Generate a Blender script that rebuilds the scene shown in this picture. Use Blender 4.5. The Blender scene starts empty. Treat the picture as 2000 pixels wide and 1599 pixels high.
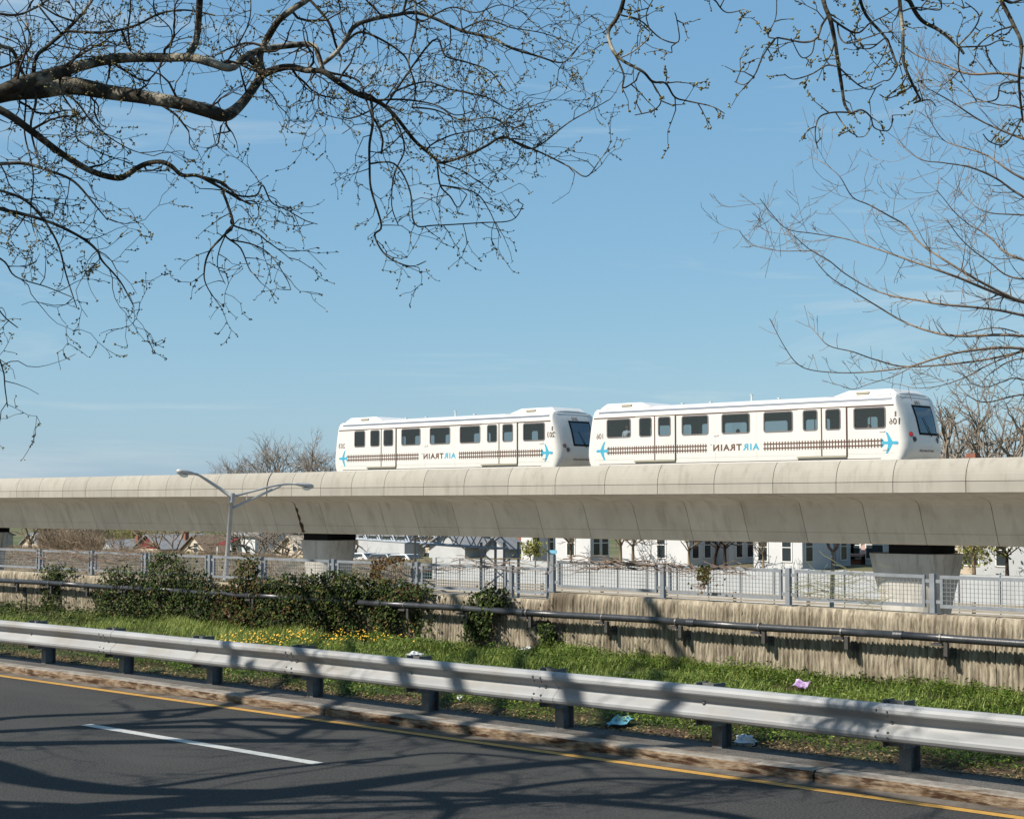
import bpy, math, random
import numpy as np
from mathutils import Vector, Matrix

R = math.radians
rng = random.Random(7)
nrng = np.random.default_rng(7)
scene = bpy.context.scene
C = scene.collection

# ------------------------------------------------------------------ camera, sky, sun, exposure
EYE = 2.28
F = 3165.0                                   # focal length in pixels of the 2000 px wide photograph
PITCH = math.atan(185.5 / F)
TH = math.atan(3400 * math.cos(PITCH) / F)   # the road runs off to the left
cam_d = bpy.data.cameras.new('camera')
cam = bpy.data.objects.new('camera', cam_d)
C.objects.link(cam)
cam_d.sensor_width = 36.0
cam_d.lens = 36.0 * F / 2000.0
cam_d.clip_end = 9000
cam.location = (0, 0, EYE)
_f = Vector((-math.cos(TH) * math.cos(PITCH), math.sin(TH) * math.cos(PITCH), math.sin(PITCH)))
cam.rotation_euler = _f.to_track_quat('-Z', 'Y').to_euler()
scene.camera = cam

SUN_TO = Vector((-0.33, -0.95, 1.0)).normalized()      # towards the sun: high, behind the camera, to its left
world = bpy.data.worlds.new('World')
scene.world = world
world.use_nodes = True
wn, wl = world.node_tree.nodes, world.node_tree.links
bg = wn['Background']
sky = wn.new('ShaderNodeTexSky')
sky.sky_type = 'NISHITA'
sky.sun_disc = False
sky.sun_elevation = math.asin(SUN_TO.z)
sky.sun_rotation = math.atan2(SUN_TO.x, SUN_TO.y)
sky.air_density = 0.85
sky.dust_density = 0.85
sky.ozone_density = 6.0
sky.altitude = 0
# a few thin streaks of high cloud
tc = wn.new('ShaderNodeTexCoord')
mp = wn.new('ShaderNodeMapping')
mp.inputs['Rotation'].default_value = (0, 0, -TH)
mp.inputs['Scale'].default_value = (2.6, 2.6, 26)
nz = wn.new('ShaderNodeTexNoise')
nz.inputs['Scale'].default_value = 1.0
nz.inputs['Detail'].default_value = 7
nz.inputs['Roughness'].default_value = 0.62
nz.inputs['Distortion'].default_value = 0.6
cr = wn.new('ShaderNodeValToRGB')
cr.color_ramp.elements[0].position = 0.53
cr.color_ramp.elements[0].color = (0, 0, 0, 1)
cr.color_ramp.elements[1].position = 0.86
cr.color_ramp.elements[1].color = (0.6, 0.6, 0.6, 1)
mx = wn.new('ShaderNodeMixRGB')
mx.inputs['Color2'].default_value = (7.0, 7.5, 8.0, 1)
wl.new(tc.outputs['Generated'], mp.inputs['Vector'])
wl.new(mp.outputs['Vector'], nz.inputs['Vector'])
wl.new(nz.outputs['Fac'], cr.inputs['Fac'])
wl.new(cr.outputs['Color'], mx.inputs['Fac'])
wl.new(sky.outputs['Color'], mx.inputs['Color1'])
tn = wn.new('ShaderNodeMixRGB')           # white balance of the film
tn.blend_type = 'MULTIPLY'
tn.inputs['Fac'].default_value = 1.0
tn.inputs['Color2'].default_value = (0.58, 0.46, 0.24, 1)
wl.new(mx.outputs['Color'], tn.inputs['Color1'])
vl = wn.new('ShaderNodeMixRGB')           # thin even veil over the whole sky
vl.blend_type = 'ADD'
vl.inputs['Fac'].default_value = 1.0
vl.inputs['Color2'].default_value = (0.52, 1.45, 2.85, 1)
wl.new(tn.outputs['Color'], vl.inputs['Color1'])
wl.new(vl.outputs['Color'], bg.inputs['Color'])
bg.inputs['Strength'].default_value = 0.104

sun_d = bpy.data.lights.new('sun', 'SUN')
sun_d.energy = 5.0
sun_d.angle = R(0.53)
sun_d.color = (1.0, 0.94, 0.84)
sun = bpy.data.objects.new('sun', sun_d)
C.objects.link(sun)
sun.location = (-20, -60, 60)
sun.rotation_euler = SUN_TO.to_track_quat('Z', 'Y').to_euler()

scene.view_settings.view_transform = 'Standard'
scene.view_settings.look = 'None'
scene.view_settings.gamma = 1
scene.view_settings.use_curve_mapping = False
scene.view_settings.exposure = 0.7
scene.cycles.max_bounces = 8
scene.cycles.transparent_max_bounces = 24

# ------------------------------------------------------------------ measuring helpers (photo pixel + distance across the road -> place)
_r = Vector((math.sin(TH), math.cos(TH), 0))
_u = _r.cross(_f)
def ray(px, py):
    return _f + _r * ((px - 1000) / F) + _u * ((799.5 - py) / F)
def P(px, py, D):
    d = ray(px, py)
    return Vector((0, 0, EYE)) + d * (D / d.y)
def G(px, py, z):
    d = ray(px, py)
    return Vector((0, 0, EYE)) + d * ((z - EYE) / d.z)
def PZ(px, py, depth):
    return Vector((0, 0, EYE)) + ray(px, py) * depth
def X(px, py, D):
    return P(px, py, D).x
def Z(px, py, D):
    return P(px, py, D).z

# ------------------------------------------------------------------ materials
MATS = {}
def mat(name, c1, c2=None, scale=3.0, rough=0.7, bump=0.0, bscale=None, stretch=(1, 1, 1), metal=0.0,
        detail=6, vary=0.0, c3=None, scale3=0.7, th3=(0.5, 0.7), stretch3=(1, 1, 1), attr=None, spec=0.5, trans=0.0,
        bstretch=None, ramp=(0.32, 0.68)):
    """two-tone noise colour in world space, optional third stain colour, optional bump, optional per-object variation"""
    c1, c2, c3 = [None if c is None else tuple(v * 0.78 for v in c) for c in (c1, c2, c3)]
    m = bpy.data.materials.new(name)
    m.use_nodes = True
    n, l = m.node_tree.nodes, m.node_tree.links
    b = n['Principled BSDF']
    b.inputs['Roughness'].default_value = rough
    b.inputs['Metallic'].default_value = metal
    b.inputs['Specular IOR Level'].default_value = min(spec, 0.12) if rough > 0.79 else spec
    geo = n.new('ShaderNodeNewGeometry')
    def noise(sc, st, det=detail, ro=0.6):
        mpn = n.new('ShaderNodeMapping')
        mpn.inputs['Scale'].default_value = st
        l.new(geo.outputs['Position'], mpn.inputs['Vector'])
        t = n.new('ShaderNodeTexNoise')
        t.inputs['Scale'].default_value = sc
        t.inputs['Detail'].default_value = det
        t.inputs['Roughness'].default_value = ro
        l.new(mpn.outputs['Vector'], t.inputs['Vector'])
        return t
    col = None
    if attr:
        a = n.new('ShaderNodeAttribute')
        a.attribute_name = attr
        rp = n.new('ShaderNodeValToRGB')
        el = rp.color_ramp.elements
        cols = [c1, c2] + ([c3] if c3 else [])
        el[0].color = (*cols[0], 1); el[0].position = 0.0
        el[1].color = (*cols[-1], 1); el[1].position = 1.0
        if len(cols) == 3:
            e = el.new(0.6 if scale3 == 0.7 else scale3); e.color = (*cols[1], 1)
        l.new(a.outputs['Fac'], rp.inputs['Fac'])
        col = rp.outputs['Color']
    elif c2:
        t = noise(scale, stretch)
        rp = n.new('ShaderNodeValToRGB')
        rp.color_ramp.elements[0].position = ramp[0]
        rp.color_ramp.elements[1].position = ramp[1]
        rp.color_ramp.elements[0].color = (*c1, 1)
        rp.color_ramp.elements[1].color = (*c2, 1)
        l.new(t.outputs['Fac'], rp.inputs['Fac'])
        col = rp.outputs['Color']
        if c3:
            t3 = noise(scale3, stretch3)
            r3 = n.new('ShaderNodeValToRGB')
            r3.color_ramp.elements[0].position = th3[0]
            r3.color_ramp.elements[1].position = th3[1]
            l.new(t3.outputs['Fac'], r3.inputs['Fac'])
            mm = n.new('ShaderNodeMixRGB')
            mm.inputs['Color2'].default_value = (*c3, 1)
            l.new(r3.outputs['Color'], mm.inputs['Fac'])
            l.new(col, mm.inputs['Color1'])
            col = mm.outputs['Color']
    if vary:
        oi = n.new('ShaderNodeObjectInfo')
        mr = n.new('ShaderNodeMapRange')
        mr.inputs['To Min'].default_value = 1 - vary
        mr.inputs['To Max'].default_value = 1 + vary
        l.new(oi.outputs['Random'], mr.inputs['Value'])
        hs = n.new('ShaderNodeHueSaturation')
        if col is None:
            hs.inputs['Color'].default_value = (*c1, 1)
        else:
            l.new(col, hs.inputs['Color'])
        l.new(mr.outputs['Result'], hs.inputs['Value'])
        col = hs.outputs['Color']
    if col is None:
        b.inputs['Base Color'].default_value = (*c1, 1)
    else:
        l.new(col, b.inputs['Base Color'])
    if bump:
        t = noise(bscale or scale * 4, bstretch or stretch)
        bp = n.new('ShaderNodeBump')
        bp.inputs['Strength'].default_value = min(1.0, bump)
        bp.inputs['Distance'].default_value = 0.02 * max(1, bump)
        l.new(t.outputs['Fac'], bp.inputs['Height'])
        l.new(bp.outputs['Normal'], b.inputs['Normal'])
    if trans:
        tr = n.new('ShaderNodeBsdfTranslucent')
        ms = n.new('ShaderNodeMixShader')
        ms.inputs['Fac'].default_value = trans
        if col is not None: l.new(col, tr.inputs['Color'])
        else: tr.inputs['Color'].default_value = (*c1, 1)
        l.new(b.outputs['BSDF'], ms.inputs[1]); l.new(tr.outputs['BSDF'], ms.inputs[2])
        l.new(ms.outputs['Shader'], n['Material Output'].inputs['Surface'])
    MATS[name] = m
    return m

def glass(name, tint, gloss=0.12, rough=0.02, see=1.0):
    m = bpy.data.materials.new(name)
    m.use_nodes = True
    n, l = m.node_tree.nodes, m.node_tree.links
    n.remove(n['Principled BSDF'])
    tr = n.new('ShaderNodeBsdfTransparent'); tr.inputs['Color'].default_value = (*tint, 1)
    gl = n.new('ShaderNodeBsdfGlossy'); gl.inputs['Roughness'].default_value = rough
    gl.inputs['Color'].default_value = (0.9, 0.95, 1, 1)
    fr = n.new('ShaderNodeLayerWeight'); fr.inputs['Blend'].default_value = 0.5
    pw = n.new('ShaderNodeMath'); pw.operation = 'POWER'; pw.inputs[1].default_value = 5
    l.new(fr.outputs['Facing'], pw.inputs[0])
    ad = n.new('ShaderNodeMath'); ad.operation = 'ADD'; ad.inputs[1].default_value = gloss + .04; ad.use_clamp = True
    mxs = n.new('ShaderNodeMixShader')
    l.new(pw.outputs['Value'], ad.inputs[0]); l.new(ad.outputs['Value'], mxs.inputs['Fac'])
    l.new(tr.outputs['BSDF'], mxs.inputs[1]); l.new(gl.outputs['BSDF'], mxs.inputs[2])
    l.new(mxs.outputs['Shader'], n['Material Output'].inputs['Surface'])
    MATS[name] = m
    return m

M_asphalt = mat('asphalt', (0.032, 0.0315, 0.031), (0.098, 0.096, 0.091), 55, 0.9, 0.7, 130, c3=(0.078, 0.076, 0.072), scale3=0.6, th3=(0.5, 0.72), stretch3=(0.35, 1, 1), ramp=(0.38, 0.68), detail=3)
M_strip = mat('old_asphalt', (0.085, 0.078, 0.070), (0.19, 0.175, 0.16), 50, 0.9, 0.7, 120, c3=(0.06, 0.048, 0.038), scale3=2.2, th3=(0.5, 0.7), ramp=(.38, .64))
M_yellow = mat('yellow_paint', (0.42, 0.22, 0.035), (0.52, 0.29, 0.06), 30, 0.7, 0.2, c3=(0.20, 0.13, 0.06), scale3=9, th3=(0.56, 0.74))
M_white_line = mat('white_road_paint', (0.38, 0.38, 0.36), (0.52, 0.52, 0.49), 25, 0.7, 0.2, c3=(0.2, 0.2, 0.2), scale3=18, th3=(0.58, 0.76))
M_kerb = mat('worn_kerb_concrete', (0.15, 0.092, 0.052), (0.33, 0.255, 0.18), 9, 0.9, 0.8, 50, stretch=(1.0, 1, 5), c3=(0.06, 0.03, 0.016), scale3=2.6, th3=(0.50, 0.60), stretch3=(1.0, 1, 6), ramp=(.38, .62))
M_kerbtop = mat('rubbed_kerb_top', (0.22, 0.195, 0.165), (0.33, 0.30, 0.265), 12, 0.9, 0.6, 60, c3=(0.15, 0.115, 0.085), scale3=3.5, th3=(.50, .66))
M_gutter = mat('gutter_concrete', (0.10, 0.085, 0.07), (0.19, 0.165, 0.14), 6, 0.9, 0.5, 60, c3=(0.06, 0.045, 0.035), scale3=3, th3=(0.48, 0.7))
M_soil = mat('soil', (0.05, 0.035, 0.022), (0.13, 0.09, 0.055), 14, 0.95, 1.0, 60, c3=(0.045, 0.06, 0.02), scale3=0.9, th3=(0.45, 0.6))
M_grass = mat('grass_leaf', (0.016, 0.034, 0.004), (0.105, 0.172, 0.016), rough=0.5, attr='tone', c3=(0.36, 0.41, 0.11), trans=0.3, spec=.2)
M_drygrass = mat('dry_leaf', (0.16, 0.10, 0.05), (0.30, 0.21, 0.11), 12, 0.8)
M_flower = mat('dandelion_yellow', (0.62, 0.33, 0.01), (0.72, 0.44, 0.02), 20, 0.6)
M_galv = mat('galvanised_beam', (0.25, 0.255, 0.26), (0.35, 0.35, 0.35), 2.2, 0.65, 0.1, 16, stretch=(0.35, 1, 3), metal=0.05, c3=(0.24, 0.22, 0.19), scale3=1.3, th3=(0.5, 0.78))
M_post = mat('weathered_post_steel', (0.10, 0.105, 0.11), (0.19, 0.19, 0.19), 9, 0.6, 0.2, 40, metal=0.35, c3=(0.09, 0.055, 0.04), scale3=5, th3=(0.55, 0.7))
M_bolt = mat('bolt_steel', (0.16, 0.15, 0.14), None, rough=0.5, metal=0.6)
M_fence = mat('galvanised_fence', (0.19, 0.205, 0.225), (0.29, 0.305, 0.325), 5, 0.5, metal=0.15)
M_wire = mat('galvanised_wire', (0.17, 0.18, 0.19), (0.28, 0.29, 0.30), 6, 0.55, metal=0.2)
M_wall = mat('ribbed_wall_concrete', (0.17, 0.138, 0.098), (0.42, 0.365, 0.275), 15, 0.92, 0.7, 45, stretch=(1, 1, 0.22), c3=(0.125, 0.10, 0.072), scale3=1.3, th3=(0.54, 0.70), stretch3=(1.6, 1, 0.28), ramp=(.36, .62))
M_bracket = mat('bracket_steel', (0.035, 0.033, 0.032), (0.06, 0.055, 0.05), 9, 0.7)
M_pipe = mat('black_pipe', (0.022, 0.024, 0.028), (0.045, 0.047, 0.052), 7, 0.35, 0.1, 30, c3=(0.07, 0.068, 0.065), scale3=2, th3=(0.6, 0.8))
M_conc = mat('guideway_concrete', (0.325, 0.303, 0.262), (0.36, 0.338, 0.294), 1.4, 0.85, 0.2, 14, stretch=(1, 1, 0.6), vary=0.06, c3=(0.265, 0.24, 0.20), scale3=1.5, th3=(0.52, 0.8), stretch3=(1.8, 1.8, 0.3))
M_web = mat('girder_concrete_shade_lift', (0.56, 0.495, 0.395), (0.65, 0.585, 0.475), 1.1, 0.88, 0.25, 10, vary=0.07, stretch=(1, 1, 0.6), c3=(0.43, 0.37, 0.285), scale3=1.1, th3=(0.52, 0.8), stretch3=(1.5, 1.2, 0.3))  # same concrete as the parapet, lightened and warmed to lift its shade
M_stain_block = mat('stain_and_joint_block', (0.045, 0.028, 0.015), (0.12, 0.08, 0.05), 3, 0.95)  # joint stain, also the dark of the added light blocks inside the guideway
M_pier = mat('pier_concrete', (0.44, 0.415, 0.37), (0.58, 0.55, 0.50), 0.9, 0.85, 0.2, 8, c3=(0.26, 0.24, 0.21), scale3=1.5, th3=(0.52, 0.72), stretch3=(2.2, 2.2, 0.25))
M_black = mat('dark_rubber', (0.012, 0.012, 0.013), None, rough=0.8)
M_train = mat('white_train_paint', (0.66, 0.645, 0.605), (0.685, 0.67, 0.63), 1.5, 0.3, c3=(0.58, 0.56, 0.50), scale3=1.2, th3=(0.55, 0.9), stretch3=(1, 1, 0.4))
M_trainroof = mat('train_roof_paint', (0.60, 0.60, 0.59), (0.66, 0.66, 0.65), 2, 0.4)
M_traingrey = mat('grey_roof_stripe', (0.12, 0.145, 0.19), None, rough=0.4)
M_gasket = mat('window_gasket', (0.17, 0.15, 0.145), None, rough=0.7)
M_panelseam = mat('pale_panel_seam', (0.48, 0.46, 0.42), None, rough=0.6)
M_seam_shadow = mat('brown_seam_and_shadow', (0.10, 0.055, 0.04), None, rough=0.8)  # seams, and the painted shadow strip at each door's right edge
M_brown = mat('brown_vinyl', (0.11, 0.052, 0.032), None, rough=0.5)
M_teal = mat('blue_vinyl', (0.055, 0.36, 0.52), None, rough=0.45)
M_interior = mat('train_interior', (0.10, 0.115, 0.115), (0.14, 0.15, 0.15), 2, 0.7)
M_intdark = mat('train_seat', (0.05, 0.07, 0.10), None, rough=0.7)
M_sill = mat('door_sill_metal', (0.42, 0.38, 0.28), None, rough=0.5, metal=0.3)
M_glass = glass('train_glass', (0.60, 0.64, 0.65), 0.04)
M_wind = glass('train_windshield', (0.10, 0.12, 0.13), 0.12)
M_red = mat('red_tail_lamp', (0.62, 0.02, 0.015), None, rough=0.3)
M_lampdark = mat('dark_lamp_glass', (0.07, 0.05, 0.045), None, rough=0.2)
M_lamp = mat('lamp_post_metal', (0.38, 0.37, 0.355), (0.48, 0.47, 0.45), 3, 0.5, metal=0.2)
M_lampglass = mat('lamp_refractor', (0.75, 0.74, 0.70), None, rough=0.25)
M_bark = mat('plane_tree_bark', (0.022, 0.019, 0.015), (0.085, 0.075, 0.056), 9, 0.85, 0.8, 40, c3=(0.32, 0.29, 0.225), scale3=4, th3=(0.52, 0.62))  # pale third tone stands in for sunlit patches on the limbs
M_twig = mat('dark_twig', (0.030, 0.022, 0.016), (0.075, 0.055, 0.040), 8, 0.85)
M_bud = mat('opening_bud', (0.11, 0.075, 0.04), (0.21, 0.19, 0.055), attr='tone', c3=(0.34, 0.30, 0.10), rough=0.6, trans=0.2)
M_bare = mat('bare_tree_bark', (0.15, 0.115, 0.085), (0.29, 0.225, 0.17), 10, 0.85)
M_fartree = mat('far_tree_bark', (0.20, 0.165, 0.135), (0.32, 0.27, 0.22), 2, 0.9)
M_ivy = mat('ivy_leaf', (0.004, 0.009, 0.002), (0.032, 0.052, 0.010), rough=0.6, attr='tone', c3=(0.13, 0.165, 0.045), trans=0.12, spec=.1)
M_ivydead = mat('dead_ivy_leaf', (0.045, 0.026, 0.010), (0.10, 0.058, 0.022), rough=0.8, attr='tone', c3=(0.19, 0.115, 0.045))
M_vine = mat('woody_vine', (0.19, 0.135, 0.10), (0.30, 0.22, 0.17), 6, 0.85)
M_greenvine = mat('budding_vine', (0.22, 0.21, 0.10), (0.33, 0.31, 0.16), 6, 0.85)
M_farwall = mat('far_wall_concrete', (0.43, 0.445, 0.45), (0.50, 0.515, 0.52), 0.8, 0.85, vary=0.05, c3=(0.37, 0.365, 0.35), scale3=0.8, th3=(0.52, 0.8), stretch3=(2, 2, 0.3))
M_expway = mat('expressway_paving', (0.22, 0.215, 0.20), (0.31, 0.30, 0.28), 0.5, 0.9)
M_jersey = mat('barrier_concrete', (0.27, 0.235, 0.185), (0.35, 0.31, 0.255), 0.9, 0.9)
M_ground = mat('far_ground', (0.10, 0.10, 0.05), (0.20, 0.17, 0.11), 0.08, 0.95, c3=(0.08, 0.11, 0.04), scale3=0.05, th3=(0.45, 0.6))
M_hwhite = mat('white_siding', (0.58, 0.59, 0.60), (0.64, 0.645, 0.65), 0.6, 0.7)
M_hcream = mat('cream_siding', (0.50, 0.41, 0.31), (0.58, 0.49, 0.38), 0.6, 0.7, c3=(0.36, 0.27, 0.19), scale3=.8, th3=(.5, .7))
M_hgrey = mat('grey_siding', (0.42, 0.43, 0.44), (0.52, 0.53, 0.54), 0.6, 0.7)
M_hbrick = mat('brick_siding', (0.22, 0.09, 0.06), (0.30, 0.14, 0.10), 3, 0.85)
M_rgrey = mat('grey_shingle', (0.20, 0.205, 0.215), (0.29, 0.295, 0.305), 2, 0.9)
M_rbrown = mat('brown_shingle', (0.16, 0.115, 0.085), (0.24, 0.18, 0.135), 2, 0.9)
M_rred = mat('red_shingle', (0.13, 0.030, 0.030), (0.19, 0.045, 0.042), 2, 0.9)
M_rpink = mat('pink_shingle', (0.42, 0.26, 0.22), (0.5, 0.32, 0.27), 2, 0.9)
M_hglass = mat('house_window_glass', (0.035, 0.045, 0.05), None, rough=0.08)
M_trim = mat('white_trim', (0.78, 0.78, 0.76), None, rough=0.6)
M_truss = mat('gantry_steel', (0.30, 0.34, 0.39), (0.40, 0.44, 0.49), 2, 0.5, metal=0.1)
M_bankearth = mat('embankment_earth', (0.13, 0.105, 0.075), (0.24, 0.205, 0.155), 0.9, 0.95, c3=(0.085, 0.09, 0.045), scale3=.4, th3=(.5, .65))
M_brush = mat('brush_twig', (0.17, 0.125, 0.085), (0.30, 0.235, 0.165), 1.5, 0.9)
M_spring = mat('spring_leaf', (0.16, 0.17, 0.03), (0.30, 0.30, 0.06), rough=0.6, attr='tone', c3=(0.40, 0.38, 0.10), trans=0.3)
M_carw = mat('white_car_paint', (0.75, 0.75, 0.75), None, rough=0.2)
M_cars = mat('silver_car_paint', (0.40, 0.41, 0.42), None, rough=0.25, metal=0.4)
M_tyre = mat('tyre', (0.02, 0.02, 0.02), None, rough=0.9)
M_signblue = mat('street_sign_blue', (0.16, 0.44, 0.62), None, rough=0.5)
M_bag = mat('white_plastic_bag', (0.70, 0.72, 0.74), (0.80, 0.81, 0.82), 20, 0.35, trans=0.2)
M_purple = mat('purple_wrapper', (0.22, 0.07, 0.28), (0.52, 0.44, 0.54), 22, 0.5, detail=3)
M_tealbag = mat('teal_wrapper', (0.10, 0.33, 0.42), (0.22, 0.48, 0.56), 12, 0.4)
M_stick = mat('dead_branch', (0.30, 0.22, 0.13), (0.40, 0.31, 0.20), 8, 0.8)
M_skin = mat('skin', (0.32, 0.18, 0.12), None, rough=0.6)
M_shirt = mat('grey_shirt', (0.50, 0.53, 0.58), None, rough=0.85)
M_darkcloth = mat('dark_clothing', (0.04, 0.04, 0.05), None, rough=0.85)
M_pinkcloth = mat('red_clothing', (0.38, 0.10, 0.12), None, rough=0.85)
M_hair = mat('dark_hair', (0.015, 0.012, 0.010), None, rough=0.7)

# ------------------------------------------------------------------ object helpers
def put(o, **k):
    for a, b in k.items():
        if b: o[a] = b
def origin(par):
    v = Vector((0, 0, 0))
    while par is not None:
        v += Vector(par.location); par = par.parent
    return v
def thing(name, label, cat, loc=(0, 0, 0), group=None, kind=None):
    o = bpy.data.objects.new(name, None)
    o.empty_display_size = 0.3
    C.objects.link(o); o.location = loc
    put(o, label=label, category=cat, group=group, kind=kind)
    return o
class MB:
    def __init__(s): s.V = []; s.Fc = []; s.mi = []
    def add(s, V, Fc):
        k = len(s.V)
        s.V += [tuple(v) for v in V]
        s.Fc += [tuple(i + k for i in f) for f in Fc]
        return s
    def box(s, x0, x1, y0, y1, z0, z1):
        return s.add([(x0, y0, z0), (x1, y0, z0), (x1, y1, z0), (x0, y1, z0), (x0, y0, z1), (x1, y0, z1), (x1, y1, z1), (x0, y1, z1)],
                     [(0, 3, 2, 1), (4, 5, 6, 7), (0, 1, 5, 4), (1, 2, 6, 5), (2, 3, 7, 6), (3, 0, 4, 7)])
    def hexa(s, b, t):
        """four bottom and four top corners"""
        return s.add(list(b) + list(t), [(0, 3, 2, 1), (4, 5, 6, 7), (0, 1, 5, 4), (1, 2, 6, 5), (2, 3, 7, 6), (3, 0, 4, 7)])
    def xprism(s, prof, x0, x1):
        """closed (y, z) profile extruded along x"""
        n = len(prof)
        V = [(x0, p[0], p[1]) for p in prof] + [(x1, p[0], p[1]) for p in prof]
        Fc = [(i, (i + 1) % n, n + (i + 1) % n, n + i) for i in range(n)] + [tuple(range(n))[::-1], tuple(range(n, 2 * n))]
        return s.add(V, Fc)
    def yprism(s, prof, y0, y1):
        """closed (x, z) profile extruded along y"""
        n = len(prof)
        V = [(p[0], y0, p[1]) for p in prof] + [(p[0], y1, p[1]) for p in prof]
        Fc = [((i + 1) % n, i, n + i, n + (i + 1) % n) for i in range(n)] + [tuple(range(n)), tuple(range(n, 2 * n))[::-1]]
        return s.add(V, Fc)
    def tube(s, pts, rad, n=6, cap=True):
        V, Fc = tube_arrays(pts, rad, n)
        k = len(s.V)
        s.add(V, Fc)
        if cap:
            m = len(pts)
            s.Fc.append(tuple(k + i for i in range(n))[::-1])
            s.Fc.append(tuple(k + (m - 1) * n + i for i in range(n)))
        return s
def tube_arrays(pts, rad, n):
    p = np.array([tuple(q) for q in pts], float)
    r = np.full(len(p), rad, float) if np.isscalar(rad) else np.array(rad, float)
    t = np.gradient(p, axis=0)
    t /= (np.linalg.norm(t, axis=1, keepdims=True) + 1e-9)
    ref = np.array([0.31, 0.2, 0.93]) if abs(t[0][2]) < 0.85 else np.array([0.93, 0.31, 0.1])
    a = np.cross(t, ref); a /= (np.linalg.norm(a, axis=1, keepdims=True) + 1e-9)
    b = np.cross(t, a)
    ang = np.arange(n) * 2 * math.pi / n
    ring = p[:, None, :] + r[:, None, None] * (np.cos(ang)[None, :, None] * a[:, None, :] + np.sin(ang)[None, :, None] * b[:, None, :])
    V = ring.reshape(-1, 3)
    Fc = []
    for i in range(len(p) - 1):
        for j in range(n):
            Fc.append((i * n + j, (i + 1) * n + j, (i + 1) * n + (j + 1) % n, i * n + (j + 1) % n))
    return V, Fc
def mk(name, mb, m, parent=None, smooth=False, label=None, cat=None, group=None, kind=None, loc=None, bevel=0):
    """link one mesh object; vertices are given in world space"""
    V, Fc = (mb.V, mb.Fc) if isinstance(mb, MB) else mb
    me = bpy.data.meshes.new(name)
    if parent is not None:
        o0 = origin(parent); l = Vector((0, 0, 0))
    else:
        l = Vector(loc) if loc is not None else Vector((0, 0, 0)); o0 = l
    me.from_pydata([(v[0] - o0.x, v[1] - o0.y, v[2] - o0.z) for v in V], [], Fc)
    me.materials.append(m)
    if smooth:
        me.polygons.foreach_set('use_smooth', [True] * len(me.polygons))
    me.update()
    o = bpy.data.objects.new(name, me)
    C.objects.link(o)
    o.parent = parent
    o.location = l
    if bevel:
        bv = o.modifiers.new('bevel', 'BEVEL'); bv.width = bevel; bv.segments = 2; bv.limit_method = 'ANGLE'
    put(o, label=label, category=cat, group=group, kind=kind)
    return o
def mk_np(name, V, Fc, m, parent=None, tone=None, smooth=False, **k):
    """big meshes: V (n,3), Fc (m,3 or 4), optional per-face tone attribute"""
    o0 = np.array(tuple(origin(parent))) if parent is not None else np.zeros(3)
    V = np.asarray(V, np.float32) - o0.astype(np.float32); Fc = np.asarray(Fc, np.int32)
    me = bpy.data.meshes.new(name)
    me.vertices.add(len(V)); me.vertices.foreach_set('co', V.ravel())
    w = Fc.shape[1]
    me.loops.add(Fc.size); me.loops.foreach_set('vertex_index', Fc.ravel())
    me.polygons.add(len(Fc)); me.polygons.foreach_set('loop_start', np.arange(0, Fc.size, w, dtype=np.int32))
    me.update(calc_edges=True)
    if tone is not None:
        a = me.attributes.new('tone', 'FLOAT', 'FACE'); a.data.foreach_set('value', np.asarray(tone, np.float32))
    if smooth: me.polygons.foreach_set('use_smooth', np.ones(len(Fc), bool))
    me.materials.append(m)
    me.validate()
    o = bpy.data.objects.new(name, me); C.objects.link(o); o.parent = parent
    put(o, **k)
    return o
def share(o, name, loc, parent=None, label=None, group=None):
    c = o.copy(); C.objects.link(c); c.location = loc; c.parent = parent
    put(c, label=label, group=group)
    return c

# ================================================================== GROUND, ROAD, KERB
def road_sheet(name, x0, x1, y0, y1, z, m, nx=1, ny=1, **k):
    V = [(x0 + (x1 - x0) * i / nx, y0 + (y1 - y0) * j / ny, z) for j in range(ny + 1) for i in range(nx + 1)]
    Fc = [(j * (nx + 1) + i, j * (nx + 1) + i + 1, (j + 1) * (nx + 1) + i + 1, (j + 1) * (nx + 1) + i) for j in range(ny) for i in range(nx)]
    return mk(name, (V, Fc), m, **k)
KERB0, KERB1 = 11.52, 11.72
road = road_sheet('road', -400, 300, 2.6, KERB0, 0.0, M_asphalt, kind='structure')
road_sheet('pavement', -400, 300, -60, 2.4, 0.12, M_strip, kind='structure')
kb2 = MB().box(-400, 300, 2.4, 2.6, -0.3, 0.12); mk('kerb', kb2, M_kerb, kind='structure')
mk('edge_line', MB().add([(-400, 11.22, .004), (300, 11.22, .004), (300, 11.335, .004), (-400, 11.335, .004)], [(0, 1, 2, 3)]), M_yellow, road)
a = G(185, 1413, 0); b = G(640, 1488, 0)
dlen = b.x - a.x
for k in range(-3, 12):
    x1 = b.x - k * 12.19
    y = 9.40
    mk('lane_dash', MB().add([(x1 - dlen, y - .065, .004), (x1, y - .065, .004), (x1, y + .065, .004), (x1 - dlen, y + .065, .004)], [(0, 1, 2, 3)]), M_white_line, road)
c = G(42, 1599, 0)
for k in range(-1, 5):
    x1 = c.x - k * 12.19
    mk('lane_dash', MB().add([(x1 - dlen, 6.05 - .065, .004), (x1, 6.05 - .065, .004), (x1, 6.05 + .065, .004), (x1 - dlen, 6.05 + .065, .004)], [(0, 1, 2, 3)]), M_white_line, road)
mk('gutter', MB().add([(-400, 11.342, .006), (300, 11.342, .006), (300, KERB0 + .01, .014), (-400, KERB0 + .01, .014)], [(0, 1, 2, 3)]), M_gutter, kind='structure')
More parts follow.
